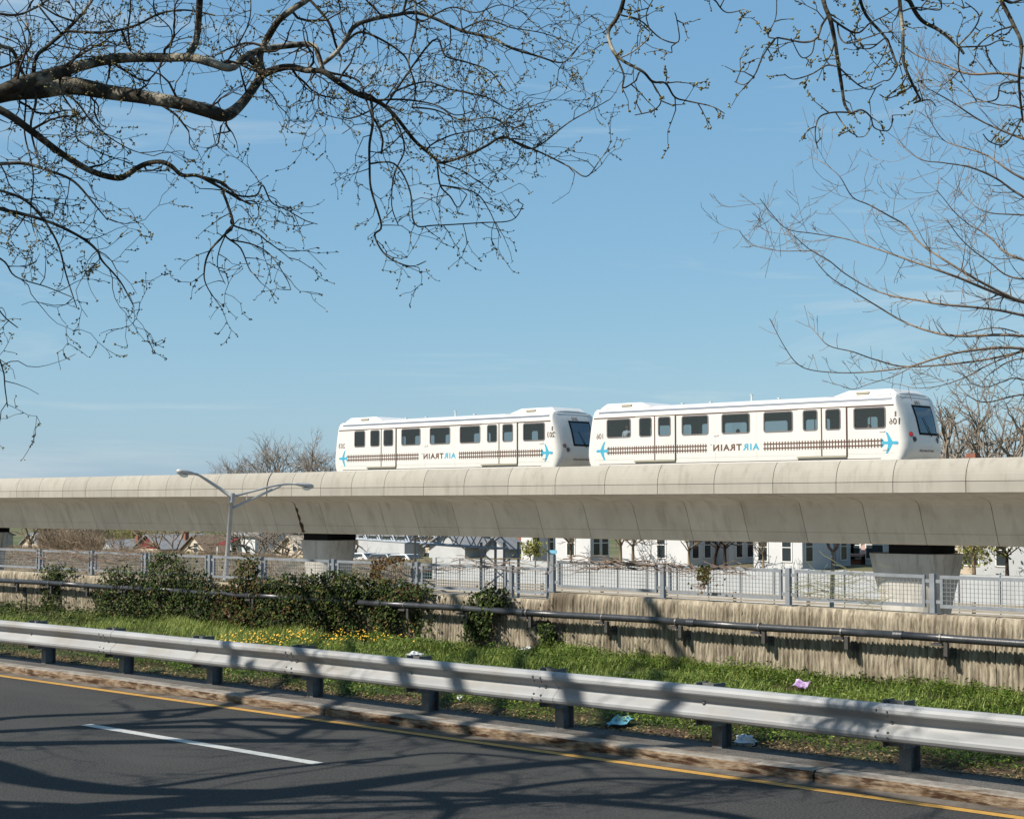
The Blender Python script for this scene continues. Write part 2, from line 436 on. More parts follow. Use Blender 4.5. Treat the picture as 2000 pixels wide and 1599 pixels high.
# far kerb: long cast lengths with open joints
kerb = thing('kerb', None, None, (-19.66, KERB0, 0), kind='structure')
KX = [-19.66 + 6.15 * i for i in range(-12, 8)]
for i in range(len(KX) - 1):
    n = 6
    V = []; Fc = []
    prof = [(KERB0 - .02, -.25), (KERB0, .075), (KERB0 + .012, .095), (KERB0 + .035, .104), (KERB1, .106), (KERB1, -.25)]
    for q in range(n + 1):
        x = KX[i] + .011 + (KX[i + 1] - KX[i] - .022) * q / n
        jz = rng.uniform(-.005, .004); jy = rng.uniform(-.006, .006)
        V += [(x, p[0] + jy, p[1] + (jz if p[1] > 0 else 0)) for p in prof]
    m_ = len(prof)
    for q in range(n):
        for w in range(m_):
            Fc.append((q * m_ + w, q * m_ + (w + 1) % m_, (q + 1) * m_ + (w + 1) % m_, (q + 1) * m_ + w))
    Fc += [tuple(range(m_))[::-1], tuple(range(n * m_, n * m_ + m_))]
    ks = mk('kerb_stone', (V, Fc), M_kerb, kerb)
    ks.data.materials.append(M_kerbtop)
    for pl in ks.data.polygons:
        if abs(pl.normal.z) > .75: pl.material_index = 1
mk('verge_strip', MB().add([(-400, KERB1, .078), (300, KERB1, .078), (300, 12.42, .078), (-400, 12.42, .078)], [(0, 1, 2, 3)]), M_strip, kind='structure')

WALL = 17.5
def zg(x, y):
    """height of the grass bank"""
    t = np.clip((y - 12.45) / (WALL - 12.45), 0, 1)
    return 0.03 + (0.06 - 0.07 * np.clip((x + 16) / 14, 0, 1)) * np.clip(t * 1.4, 0, 1) + 0.025 * np.sin(x * 1.3 + y * .8) * t + 0.02 * np.sin(x * 3.1 - y * 2.0) * t + 0.06 * np.clip((y - 12.3) / .35, 0, 1)
xs = np.arange(-90, 20.1, 0.35); ys = np.linspace(12.25, WALL + .05, 18)
XX, YY = np.meshgrid(xs, ys)
ZZ = zg(XX, YY) + nrng.normal(0, .008, XX.shape)
V = np.stack([XX, YY, ZZ], -1).reshape(-1, 3)
nx_ = len(xs)
Fc = [(j * nx_ + i, j * nx_ + i + 1, (j + 1) * nx_ + i + 1, (j + 1) * nx_ + i) for j in range(len(ys) - 1) for i in range(nx_ - 1)]
mk_np('verge', V, Fc, M_soil, kind='structure', smooth=True)

# cutting with the expressway, and the far ground to the horizon
ZB, ZF = EYE - 5.95, EYE - 3.85
FARW = 80.0
road_sheet('expressway', -500, 200, 18.3, FARW, ZB, M_expway, kind='structure')
def FZ(x):
    return ZF - 5.0 * min(1, max(0, (-88 - x) / 20))
gxs = [-5000, -300, -108, -98, -88, 100, 5000]; gys = [(FARW + .4, 0), (FARW + 3.2, .12), (FARW + 9, 1), (300, 1), (7000, 1)]
V = []
for gy, k in gys:
    for gx_ in gxs: V.append((gx_, gy, (ZF - (.32 if gx_ <= -88 else 0)) * (1 - k) + FZ(gx_) * k))
n = len(gxs)
mk('far_ground', (V, [(j * n + i, j * n + i + 1, (j + 1) * n + i + 1, (j + 1) * n + i) for j in range(len(gys) - 1) for i in range(n - 1)]), M_ground, kind='structure')
mk('near_cutting_wall', MB().box(-500, 200, 18.05, 18.3, ZB - .5, EYE - 1.5), M_jersey, kind='structure')
mk('wall_walkway', MB().box(-90, 20, WALL + .32, 18.05, -.5, EYE - 1.45), M_jersey, kind='structure')

# ================================================================== RETAINING WALL WITH RIBBED FACE
wall = thing('retaining_wall', 'long low ribbed concrete retaining wall behind the grass carrying the wire fence', 'wall', (-20, WALL, 0))
wx = [-90, -70, X(-330, 1100, WALL), X(1072, 1165, WALL), X(1945, 1210, WALL), 14]
# (top height left, right) of each wall length
wtop = [(EYE - 1.375, EYE - 1.375), (EYE - 1.375, EYE - 1.375), (EYE - 1.375, EYE - 1.375), (EYE - 1.265, EYE - 1.305), (EYE - 1.305, EYE - 1.32)]
def wall_top(x):
    for i in range(len(wx) - 1):
        if wx[i] <= x <= wx[i + 1]:
            t = (x - wx[i]) / (wx[i + 1] - wx[i]); return wtop[i][0] * (1 - t) + wtop[i][1] * t
    return EYE - 1.33
for i in range(len(wx) - 1):
    xa, xb = wx[i] + .008, wx[i + 1] - .008
    fine = xa > -75
    step = 0.0105 if (fine and i >= 2) else 0.5
    cols = np.arange(xa, xb, step); cols = np.append(cols[:-1], xb)
    rows = 15
    ph = np.cumsum(nrng.uniform(.35, 1.05, len(cols)) * step / .052 * 6.28 * 1.3)      # irregular ribs
    V = np.zeros((rows + 2, len(cols), 3))
    tt = (cols - xa) / (xb - xa)
    top = wtop[i][0] * (1 - tt) + wtop[i][1] * tt
    for r_ in range(rows + 1):
        v = r_ / rows
        z = -0.15 + (top + .15) * v
        rough = nrng.uniform(-.5, .5, len(cols))
        ph2 = ph + .9 * np.sin(cols * 2.3 + r_ * .9) + .6 * np.sin(cols * 7.1 - r_ * 1.25)
        y = WALL - .030 * (np.sin(ph2) * .5 + .5) - .014 * rough
        chip = nrng.random(len(cols)) < .10
        y = y + np.where(chip, .022, 0)
        if r_ == rows: y = np.full(len(cols), WALL + .015); z = top
        V[r_] = np.stack([cols, y, z if np.ndim(z) else np.full(len(cols), z)], -1)
    V[rows + 1] = np.stack([cols, np.full(len(cols), WALL + .32), top], -1)
    nc = len(cols)
    ii, jj = np.meshgrid(np.arange(nc - 1), np.arange(rows + 1))
    q = (jj * nc + ii).ravel()
    Fq = np.stack([q, q + 1, q + nc + 1, q + nc], -1)
    mk_np('wall_section', V.reshape(-1, 3), Fq, M_wall, wall)
    # ends and back so that each length is a solid piece
    mk('wall_backing', MB().box(xa + .001, xb - .001, WALL + .03, WALL + .318, -.4, min(wtop[i]) - .012), M_wall, wall)

# ================================================================== PIPE ON BRACKETS
PY = WALL - .20
pipe = thing('pipe_run', 'black service pipe carried on brackets along the ribbed wall', 'pipe', (-20, PY, EYE - 1.555))
zpipe = lambda px: None
pz = EYE - 1.552
plen = 3.05
x = -80.0; sag = 0
while x < 12:
    pts = [(x + plen * t / 4, PY, pz + .006 * math.sin((x + plen * t / 4) * 1.7)) for t in range(5)]
    mk('pipe_length', MB().tube(pts, .047, 14), M_pipe, pipe, smooth=True)
    mk('coupling', MB().tube([(x - .06, PY, pts[0][2]), (x + .06, PY, pts[0][2])], .055, 14), M_pipe, pipe)
    x += plen
brx = [X(p, 1215, PY) for p in (1030, 1178, 1322, 1484, 1645, 1838)]
d = (brx[-1] - brx[1]) / 4
brx = brx + [brx[0] - d * i for i in range(1, 30)] + [brx[-1] + d, brx[-1] + 2 * d]
for bx in brx:
    m = MB()
    m.box(bx - .11, bx + .03, PY - .05, PY + .06, pz - .088, pz - .058)           # shelf
    m.box(bx + .035, bx + .085, PY - .02, PY + .03, pz - .205, pz - .052)           # dropped leg
    m.box(bx + .05, bx + .07, PY + .031, WALL + .006, pz - .195, pz - .165)         # arm to the wall
    br = mk('bracket', m, M_bracket, pipe)
    mk('strap', MB().tube([(bx - .012, PY, pz), (bx + .012, PY, pz)], .056, 12), M_bolt, br)
    mk('bracket_plate', MB().box(bx + .02, bx + .10, WALL - .045, WALL - .025, pz - .24, pz - .12), M_bracket, br)

# ================================================================== WIRE MESH FENCE ON THE WALL
FY = WALL + .13
fence = thing('mesh_fence', 'galvanised welded wire mesh fence standing on the ribbed concrete wall', 'fence', (-20, FY, EYE - 1.3))
fpx = [1822, 1540, 1295, 1080, 999, 815, 652, 510, 410, 285, 180, 78]
fx = [X(p, 1130, FY) for p in fpx]
while fx[-1] > -70: fx.append(fx[-1] - 2.0)
fx = [fx[0] + 4.05, fx[0] + 2.03] + fx
def wires(x0, x1, z0, z1, zs, y, r=.0026):
    """welded mesh: square wires joined in one mesh"""
    m = MB()
    n = max(1, int(round((x1 - x0) / .051)))
    for i in range(1, n):
        x = x0 + (x1 - x0) * i / n
        dz = zs * (x - x0)
        m.hexa([(x - r, y - r, z0 + dz), (x + r, y - r, z0 + dz), (x + r, y + r, z0 + dz), (x - r, y + r, z0 + dz)],
               [(x - r, y - r, z1 + dz), (x + r, y - r, z1 + dz), (x + r, y + r, z1 + dz), (x - r, y + r, z1 + dz)])
    nz_ = max(1, int(round((z1 - z0) / .051)))
    for j in range(1, nz_):
        z = z0 + (z1 - z0) * j / nz_
        y2 = y - 2 * r - .0004
        m.hexa([(x0, y2 - r, z - r), (x1, y2 - r, z - r + zs * (x1 - x0)), (x1, y2 + r, z - r + zs * (x1 - x0)), (x0, y2 + r, z - r)],
               [(x0, y2 - r, z + r), (x1, y2 - r, z + r + zs * (x1 - x0)), (x1, y2 + r, z + r + zs * (x1 - x0)), (x0, y2 + r, z + r)])
    return m
step_i = fpx.index(1080) + 2
for i, x in enumerate(fx):
    zt = wall_top(x + (.05 if i <= step_i else -.05))
    big = i == step_i
    p = mk('fence_post', MB().box(x - .032, x + .032, FY - .03, FY + .03, zt + .013, zt + (.54 if big else .478)), M_fence, fence)
    mk('base_plate', MB().box(x - .10, x + .10, FY - .09, FY + .07, zt - .001, zt + .013), M_post, p)
for i in range(len(fx) - 1):
    xb, xa = fx[i] - .10, fx[i + 1] + .10
    za, zb = wall_top(xa) + .075, wall_top(xb) + .075
    if i >= step_i:
        za, zb = wall_top(xa - .05) + .075, wall_top(xa - .05) + .075
    h = .385
    zs = (zb - za) / (xb - xa)
    t = .02
    m = MB()
    for (lo, hi) in ((0, .04), (h - .04, h)):
        m.hexa([(xa, FY - t, za + lo), (xb, FY - t, zb + lo), (xb, FY + t, zb + lo), (xa, FY + t, za + lo)],
               [(xa, FY - t, za + hi), (xb, FY - t, zb + hi), (xb, FY + t, zb + hi), (xa, FY + t, za + hi)])
    for xx, zz, s in ((xa, za, 1), (xb, zb, -1)):
        m.box(min(xx, xx + s * .035), max(xx, xx + s * .035), FY - t + .002, FY + t - .002, zz + .0405, zz + h - .0405)
        for q in (.07, h - .07):
            m.box(xx - .072 if s > 0 else xx, xx if s > 0 else xx + .072, FY - .008, FY + .008, zz + q - .02, zz + q + .02)
    fr = mk('panel_frame', m, M_fence, fence)
    w = wires(xa + .035, xb - .035, za + .04, za + h - .04, zs, FY - .012)
    mk('wire_mesh', w, M_wire, fr, kind='stuff')

# ================================================================== GUARDRAIL
GY = 12.04
guard = thing('guardrail', 'galvanised w beam guardrail on steel posts beside the kerb, dappled with branch shadow', 'guardrail', (-8.6, GY, .08))
gpx = [1770, 1412, 1103, 838, 612, 415, 245, 92]
gx = [G(1770, 1505, .08).x - 1.905 * i for i in range(-5, 34)]
# W section: (outwards towards the road, up)
wp = [(-.004, .568), (.034, .566), (.068, .550), (.083, .527), (.083, .499), (.075, .486), (.010, .436), (.0, .422), (0, .402), (.010, .388), (.075, .338), (.083, .325), (.083, .300), (.068, .276), (.034, .260), (-.004, .258)]
ZT = .085
def wbeam(x0, x1, off):
    m = MB(); n = len(wp); st = 8
    V = []
    for q in range(st + 1):
        x = x0 + (x1 - x0) * q / st
        jy = 0.004 * math.sin(x * 2.1) ; jz = .003 * math.sin(x * 1.3 + 1)
        V += [(x, GY - .10 - p[0] - off + jy, ZT + p[1] + jz) for p in wp]
    for q in range(st + 1):
        x = x0 + (x1 - x0) * q / st
        jy = 0.004 * math.sin(x * 2.1); jz = .003 * math.sin(x * 1.3 + 1)
        V += [(x, GY - .10 - p[0] - off + .004 + jy, ZT + p[1] + jz - (.002 if k < 6 else -.002)) for k, p in enumerate(wp)]
    k = (st + 1) * n
    Fc = []
    for q in range(st):
        for w in range(n - 1):
            a_ = q * n + w
            Fc.append((a_, a_ + n, a_ + n + 1, a_ + 1)); Fc.append((k + a_ + 1, k + a_ + n + 1, k + a_ + n, k + a_))
        for w in (0, n - 1):
            a_ = q * n + w; Fc.append((a_, k + a_, k + a_ + n, a_ + n))
    for q in (0, st):
        for w in range(n - 1):
            a_ = q * n + w; Fc.append((a_, a_ + 1, k + a_ + 1, k + a_))
    return m.add(V, Fc)
for i in range(1, len(gx) - 2, 2):
    # splices fall on every second post
    j = i
    xa, xb = gx[j + 2] - .16, gx[j] + .16
    bm = mk('rail_beam', wbeam(xa, xb, .0045 * ((i // 2) % 2)), M_galv, guard)
for i, x in enumerate(gx):
    m = MB()                                     # I section post, web along the view
    y0, y1 = GY + .09, GY + .25
    m.box(x - .055, x + .055, y0, y0 + .009, .0, .55)
    m.box(x - .055, x + .055, y1 - .009, y1, .0, .55)
    m.box(x - .004, x + .004, y0 + .0095, y1 - .0095, .0, .55)
    po = mk('post', m, M_post, guard)
    b = MB(); y2, y3 = GY - .095, GY + .088    # block out behind the beam
    b.box(x - .10, x - .09, y2, y3, .29, .675)
    b.box(x + .09, x + .10, y2, y3, .29, .675)
    ym = (y2 + y3) / 2
    b.box(x - .0895, x + .0895, ym - .004, ym + .004, .29, .670)
    mk('blockout', b, M_post, po)
    spl = (i % 2 == 1)
    pts = [(0, .412)]
    if spl: pts += [(-.10, .515), (.0, .508), (-.11, .470), (-.02, .465), (-.10, .345), (0, .338), (-.11, .300), (0, .296)]
    for dx, dz in pts:
        yf = GY - .10 - np.interp(dz, [p[1] for p in wp][::-1], [p[0] for p in wp][::-1]) - .005
        m = MB(); rr = .016 if dz == .412 else .011
        m.tube([(x + dx, yf + .004, ZT + dz), (x + dx, yf - .006, ZT + dz), (x + dx, yf - .012, ZT + dz)], [rr, rr, rr * .6], 8)
        mk('bolt', m, M_bolt, guard)

# ================================================================== ELEVATED GUIDEWAY
D0 = 57.4
H = lambda h: EYE + h
gw = thing('elevated_guideway', 'pale concrete segmental box girder guideway crossing the whole view and carrying the white train', 'guideway', (-40, D0 + 4.75, ZB))
jpx = [1886.6, 1744, 1633, 1509.5, 1394.5, 1284, 1181, 1084, 992, 906, 827, 750, 686, 626, 569, 521, 473, 422, 372, 324, 269.5, 217.5, 167, 122, 76, 32]
jx = [X(p, 968, D0) for p in jpx]
while jx[-1] > -190: jx.append(jx[-1] - 3.1)
while jx[0] < 60: jx.insert(0, jx[0] + 3.05)
i_exp = min(range(len(jx)), key=lambda i: abs(jx[i] - X(521, 968, D0)))
CW = 4.75
par_o = [(0, .905), (.012, 1.02), (.035, 1.16), (.075, 1.30), (.13, 1.44), (.20, 1.57), (.285, 1.69), (.36, 1.77), (.40, 1.79)]
par_i = [(.53, 1.79), (.40, 1.62), (.31, 1.4), (.25, 1.15), (.24, .905)]
fas = [(0, .465), (0, .885), (.24, .885), (.24, .465)]
gird_n = [(.245, .445), (.9, .33), (1.55, .215), (1.78, .16), (1.94, .08), (2.04, -.04), (2.10, -.18), (2.482, -1.17), (2.50, -1.172), (2.508, -1.192), (2.494, -1.20), (2.64, -1.58), (2.72, -1.65)]
gird = gird_n + [(2 * CW - a, b) for a, b in gird_n[::-1]] + [(2 * CW - .245, .80), (.245, .80)]
lipn = [(.02, .455), (.02, .463), (.24, .463), (.24, .455)]
def seg_profile(p, far=False):
    return [((D0 + (2 * CW - a if far else a)), H(b)) for a, b in (p[::-1] if far else p)]
for i in range(len(jx) - 1):
    x1, x0 = jx[i], jx[i + 1]
    g0 = .05 if i + 1 == i_exp else .014
    g1 = .05 if i == i_exp else .014
    vis = -125 < x0 < 12
    mk('girder_segment', MB().xprism(seg_profile(gird), x0 + g0, x1 - g1), M_web, gw)
    mk('fascia_panel', MB().xprism(seg_profile(fas), x0 + g0, x1 - g1), M_conc, gw)
    pn = mk('parapet_panel', MB().xprism(seg_profile(par_o + par_i), x0 + g0, x1 - g1), M_conc, gw)
    mk('parapet_panel', MB().xprism([(D0 + 2 * CW - a, H(b)) for a, b in (par_o + par_i)[::-1]], x0 + g0, x1 - g1), M_conc, gw)
core = [(.30, .50), (1.9, .25), (2.16, -.16), (2.76, -1.62), (2 * CW - 2.76, -1.62), (2 * CW - 2.16, -.16), (2 * CW - 1.9, .25), (2 * CW - .3, .5), (2 * CW - .3, .78), (.3, .78)]
mk('girder_light_block', MB().xprism(seg_profile(core), jx[-1] + .1, jx[0] - .1), M_stain_block, gw)  # added filler that blocks light through the segment joints
corep = [(.06, .50), (.06, .90), (.09, 1.1), (.16, 1.35), (.26, 1.55), (.42, 1.74), (.44, 1.74), (.33, 1.55), (.25, 1.35), (.20, 1.1), (.20, .5)]
mk('parapet_light_block', MB().xprism(seg_profile(corep), jx[-1] + .1, jx[0] - .1), M_stain_block, gw)  # same kind of added light block, behind the parapet joints
# the tie groove low on the web shows as a faint line; running rails sit on the deck behind the parapet
for d_ in (2.4, 3.9, 5.9, 7.4):
    mk('running_rail', MB().box(jx[-1], jx[0], D0 + d_ - .04, D0 + d_ + .04, H(.80), H(1.0)), M_bolt, gw)
# stain at the expansion joint, a real dark streak on the concrete
xe = jx[i_exp]
def web_pt(x, t, off=.006):
    """a point on the web face, t=0 at its top, 1 at its foot"""
    a0, b0 = (2.10, -.18); a1, b1 = (2.64, -1.58)
    a = a0 + (a1 - a0) * t; b = b0 + (b1 - b0) * t
    return (x, D0 + a - off, H(b) - off * .4)
V = []; n = 9
for k in range(n + 1):
    t = k / n
    w = .10 + .05 * math.sin(k * 2.2) + (.06 if k > 5 else 0)
    V += [web_pt(xe - w * .5, t), web_pt(xe + w * 1.3, t)]
mk('rust_streak', (V, [(2 * k, 2 * k + 1, 2 * k + 3, 2 * k + 2) for k in range(n)]), M_stain_block, gw)

# piers
PD = D0 + 3.5
def pier(px_left, wid, by0, by1, label):
    x0 = X(px_left, 1070, PD)
    zt = H(-2.06)
    xc = x0 + wid / 2
    o = thing('guideway_pier', label, 'pier', (xc, PD + 1.25, ZB), group='piers under the guideway')
    dep = 2.5
    V = []; lv = []
    for z, k in ((zt, 1.0), (zt - .8, .91), (zt - 1.7, .78), (zt - 2.6, .68), (ZB - .2, .62)):
        hw = wid / 2 * k; hd = dep / 2 * (.72 + .28 * k)
        r = min(hw, hd) * .80
        ring = []
        for cx_, cy_, a0 in ((1, 1, 0), (-1, 1, 90), (-1, -1, 180), (1, -1, 270)):
            for q in range(8):
                an = R(a0 + q * 90 / 7)
                ring.append((xc + cx_ * (hw - r) + r * math.cos(an), PD + dep / 2 + cy_ * (hd - r) + r * math.sin(an), z))
        V += ring; lv.append(len(ring))
    n = lv[0]
    Fc = [tuple(range(n))]
    for k in range(len(lv) - 1):
        for j in range(n):
            Fc.append((k * n + j, (k + 1) * n + j, (k + 1) * n + (j + 1) % n, k * n + (j + 1) % n))
    mk('column', (V, Fc), M_pier, o, smooth=False)
    mk('bearing_block', MB().box(by0, by1, PD + .12, PD + dep - .2, zt + .002, H(-1.652)), M_black, o)
    return o
x0 = X(1733, 1078, PD)
pier(1680, 3.9, x0, x0 + 1.9, 'flared concrete guideway pier seen through the fence at the right')
x0 = X(590, 1050, PD)
pier(574, 3.3, x0, x0 + 2.1, 'flared concrete guideway pier standing right of the double arm street lamp')
x0 = X(-75, 1035, PD)
pier(-75, 3.1, x0, x0 + 2.9, 'flared concrete guideway pier cut off by the left edge of the view')

# ================================================================== TRAIN
TY = D0 + 1.55                                    # near side of the cars
HW = 1.6
def tx(px, py=850): return X(px, py, TY)
ZL, ZU, ZR = H(1.2), H(4.07), H(4.62)
WZ0, WZ1 = H(3.13), H(4.00)
def text_mesh(s, bold=.0, sp=1.0):
    cu = bpy.data.curves.new('lettering', 'FONT'); cu.body = s; cu.offset = bold; cu.fill_mode = 'BOTH'; cu.space_character = sp
    cu.resolution_u = 3
    ob = bpy.data.objects.new('lettering', cu); C.objects.link(ob)
    dg = bpy.context.evaluated_depsgraph_get(); dg.update()
    me = bpy.data.meshes.new_from_object(ob.evaluated_get(dg))
    V = [tuple(v.co) for v in me.vertices]; Fc = [tuple(p.vertices) for p in me.polygons]
    bpy.data.objects.remove(ob); bpy.data.curves.remove(cu); bpy.data.meshes.remove(me)
    xs_ = [v[0] for v in V]; ys_ = [v[1] for v in V]
    x0, x1, y0, y1 = min(xs_), max(xs_), min(ys_), max(ys_)
    V = [((v[0] - x0) / (x1 - x0), (v[1] - y0) / (y1 - y0)) for v in V]
    return V, Fc
TXT = {}
def side_text(s, xa, xb, za, zb, m, parent, y, bold=.02, name='lettering'):
    """the photograph is printed mirrored, so the lettering runs right to left"""
    if (s, bold) not in TXT: TXT[(s, bold)] = text_mesh(s, bold, 1.22 if len(s) > 2 and s.isalpha() else 1.0)
    V, Fc = TXT[(s, bold)]
    VV = [(xb - u * (xb - xa), y, za + v * (zb - za)) for u, v in V]
    return mk(name, (VV, [f[::-1] for f in Fc]), m, parent)
def rrect(x0, x1, z0, z1, r, n=5):
    pts = []
    for cx_, cz_, a0 in ((x1 - r, z1 - r, 0), (x0 + r, z1 - r, 90), (x0 + r, z0 + r, 180), (x1 - r, z0 + r, 270)):
        for k in range(n + 1):
            a_ = R(a0 + 90 * k / n); pts.append((cx_ + r * math.cos(a_), cz_ + r * math.sin(a_)))
    return pts
def holed_sheet(m, xs_, zs_, holes, y, side, rad=.11):
    """flat wall in the x-z plane with rounded openings; holes: (x0,x1,z0,z1)"""
    eps = 1e-6
    XB = sorted(set([round(v, 5) for v in xs_] + [round(h[k], 5) for h in holes for k in (0, 1)]))
    ZBk = sorted(set([round(v, 5) for v in zs_] + [round(h[k], 5) for h in holes for k in (2, 3)]))
    for i in range(len(XB) - 1):
        for j in range(len(ZBk) - 1):
            xm, zm = (XB[i] + XB[i + 1]) / 2, (ZBk[j] + ZBk[j + 1]) / 2
            if any(h[0] < xm < h[1] and h[2] < zm < h[3] for h in holes): continue
            f = (0, 1, 2, 3) if side < 0 else (3, 2, 1, 0)
            m.add([(XB[i], y, ZBk[j]), (XB[i + 1], y, ZBk[j]), (XB[i + 1], y, ZBk[j + 1]), (XB[i], y, ZBk[j + 1])], [f])
    for (x0, x1, z0, z1) in holes:
        pts = rrect(x0, x1, z0, z1, rad); n = 6
        for q, cnr in enumerate(((x1, z1), (x0, z1), (x0, z0), (x1, z0))):
            arc = pts[q * n:(q + 1) * n]
            V = [(cnr[0], y, cnr[1])] + [(p[0], y, p[1]) for p in arc]
            Fc = [(0, k + 2, k + 1) if side > 0 else (0, k + 1, k + 2) for k in range(n - 1)]
            m.add(V, Fc)
        th = .07 * (1 if side < 0 else -1)
        V = [(p[0], y, p[1]) for p in pts] + [(p[0], y + th, p[1]) for p in pts]; N = len(pts)
        m.add(V, [(k, (k + 1) % N, N + (k + 1) % N, N + k) for k in range(N)])
def ring_mb(x0, x1, z0, z1, y0, y1, w, r):
    """rounded frame strip"""
    o = rrect(x0, x1, z0, z1, r); i_ = rrect(x0 + w, x1 - w, z0 + w, z1 - w, max(.02, r - w)); N = len(o)
    V = [(p[0], y0, p[1]) for p in o] + [(p[0], y0, p[1]) for p in i_] + [(p[0], y1, p[1]) for p in i_] + [(p[0], y1, p[1]) for p in o]
    Fc = []
    for k in range(N):
        k2 = (k + 1) % N
        Fc += [(k, k2, N + k2, N + k), (N + k, N + k2, 2 * N + k2, 2 * N + k), (3 * N + k, k, N * 0 + k, 3 * N + k)[:0] or (3 * N + k, 3 * N + k2, k2, k)]
    return MB().add(V, Fc)
def pane_mb(x0, x1, z0, z1, y, r):
    p = rrect(x0, x1, z0, z1, r); return MB().add([(a_, y, b_) for a_, b_ in p], [tuple(range(len(p)))])
# nose: how far it reaches forward at each height, and half width there
nz_h = [1.2, 1.85, 2.0, 2.3, 2.6, 2.95, 3.3, 3.6, 3.9, 4.07, 4.16, 4.25, 4.40, 4.50, 4.57, 4.61, 4.62]
nz_e = [.34, .44, .56, .62, .61, .54, .47, .40, .30, .235, .20, .16, .085, .035, .014, .005, .001]
nz_w = [1.6, 1.6, 1.6, 1.6, 1.6, 1.6, 1.6, 1.6, 1.6, 1.6, 1.59, 1.575, 1.51, 1.36, 1.05, .55, .05]
ROOFP = [(1.6, 4.07), (1.59, 4.16), (1.575, 4.25), (1.51, 4.40), (1.36, 4.50), (1.05, 4.57), (.55, 4.61), (0, 4.62)]
def nose_pt(x_end, sgn, h, phi, off=0.0):
    e = np.interp(h, nz_h, nz_e); w = np.interp(h, nz_h, nz_w)
    cphi, sphi = math.cos(phi), math.sin(phi)
    px_ = .48; base = 0.0
    xx = base + (e - base) * (abs(sphi) ** .48)
    yy = -w * (abs(cphi) ** px_) * (1 if cphi >= 0 else -1)
    return Vector((x_end + sgn * (xx + off), TY + HW + yy, H(h)))
def nose_patch(x_end, sgn, h0, h1, y0, y1, off, nh=8, ny=10):
    """patch of the nose skin between two heights and two cross positions, lifted by off"""
    V = []
    for j in range(nh + 1):
        h = h0 + (h1 - h0) * j / nh
        for i in range(ny + 1):
            yy = y0[0] + (y1[0] - y0[0]) * i / ny if j == 0 and False else (y0[0] + (y0[1] - y0[0]) * j / nh) + ((y1[0] + (y1[1] - y1[0]) * j / nh) - (y0[0] + (y0[1] - y0[0]) * j / nh)) * i / ny
            w = np.interp(h, nz_h, nz_w)
            cphi = -math.copysign((min(1, abs(yy) / w)) ** (1 / .48), yy)
            V.append(tuple(nose_pt(x_end, sgn, h, math.acos(max(-1, min(1, cphi))), off)))
    Fc = []
    for j in range(nh):
        for i in range(ny):
            a_ = j * (ny + 1) + i; f = (a_, a_ + 1, a_ + ny + 2, a_ + ny + 1)
            Fc.append(f if sgn > 0 else f[::-1])
    return V, Fc
def surf(x_end, sgn, h, yy, off):
    w = np.interp(h, nz_h, nz_w)
    cphi = -math.copysign((min(1, abs(yy) / w)) ** (1 / .48), yy)
    return nose_pt(x_end, sgn, h, math.acos(cphi), off)

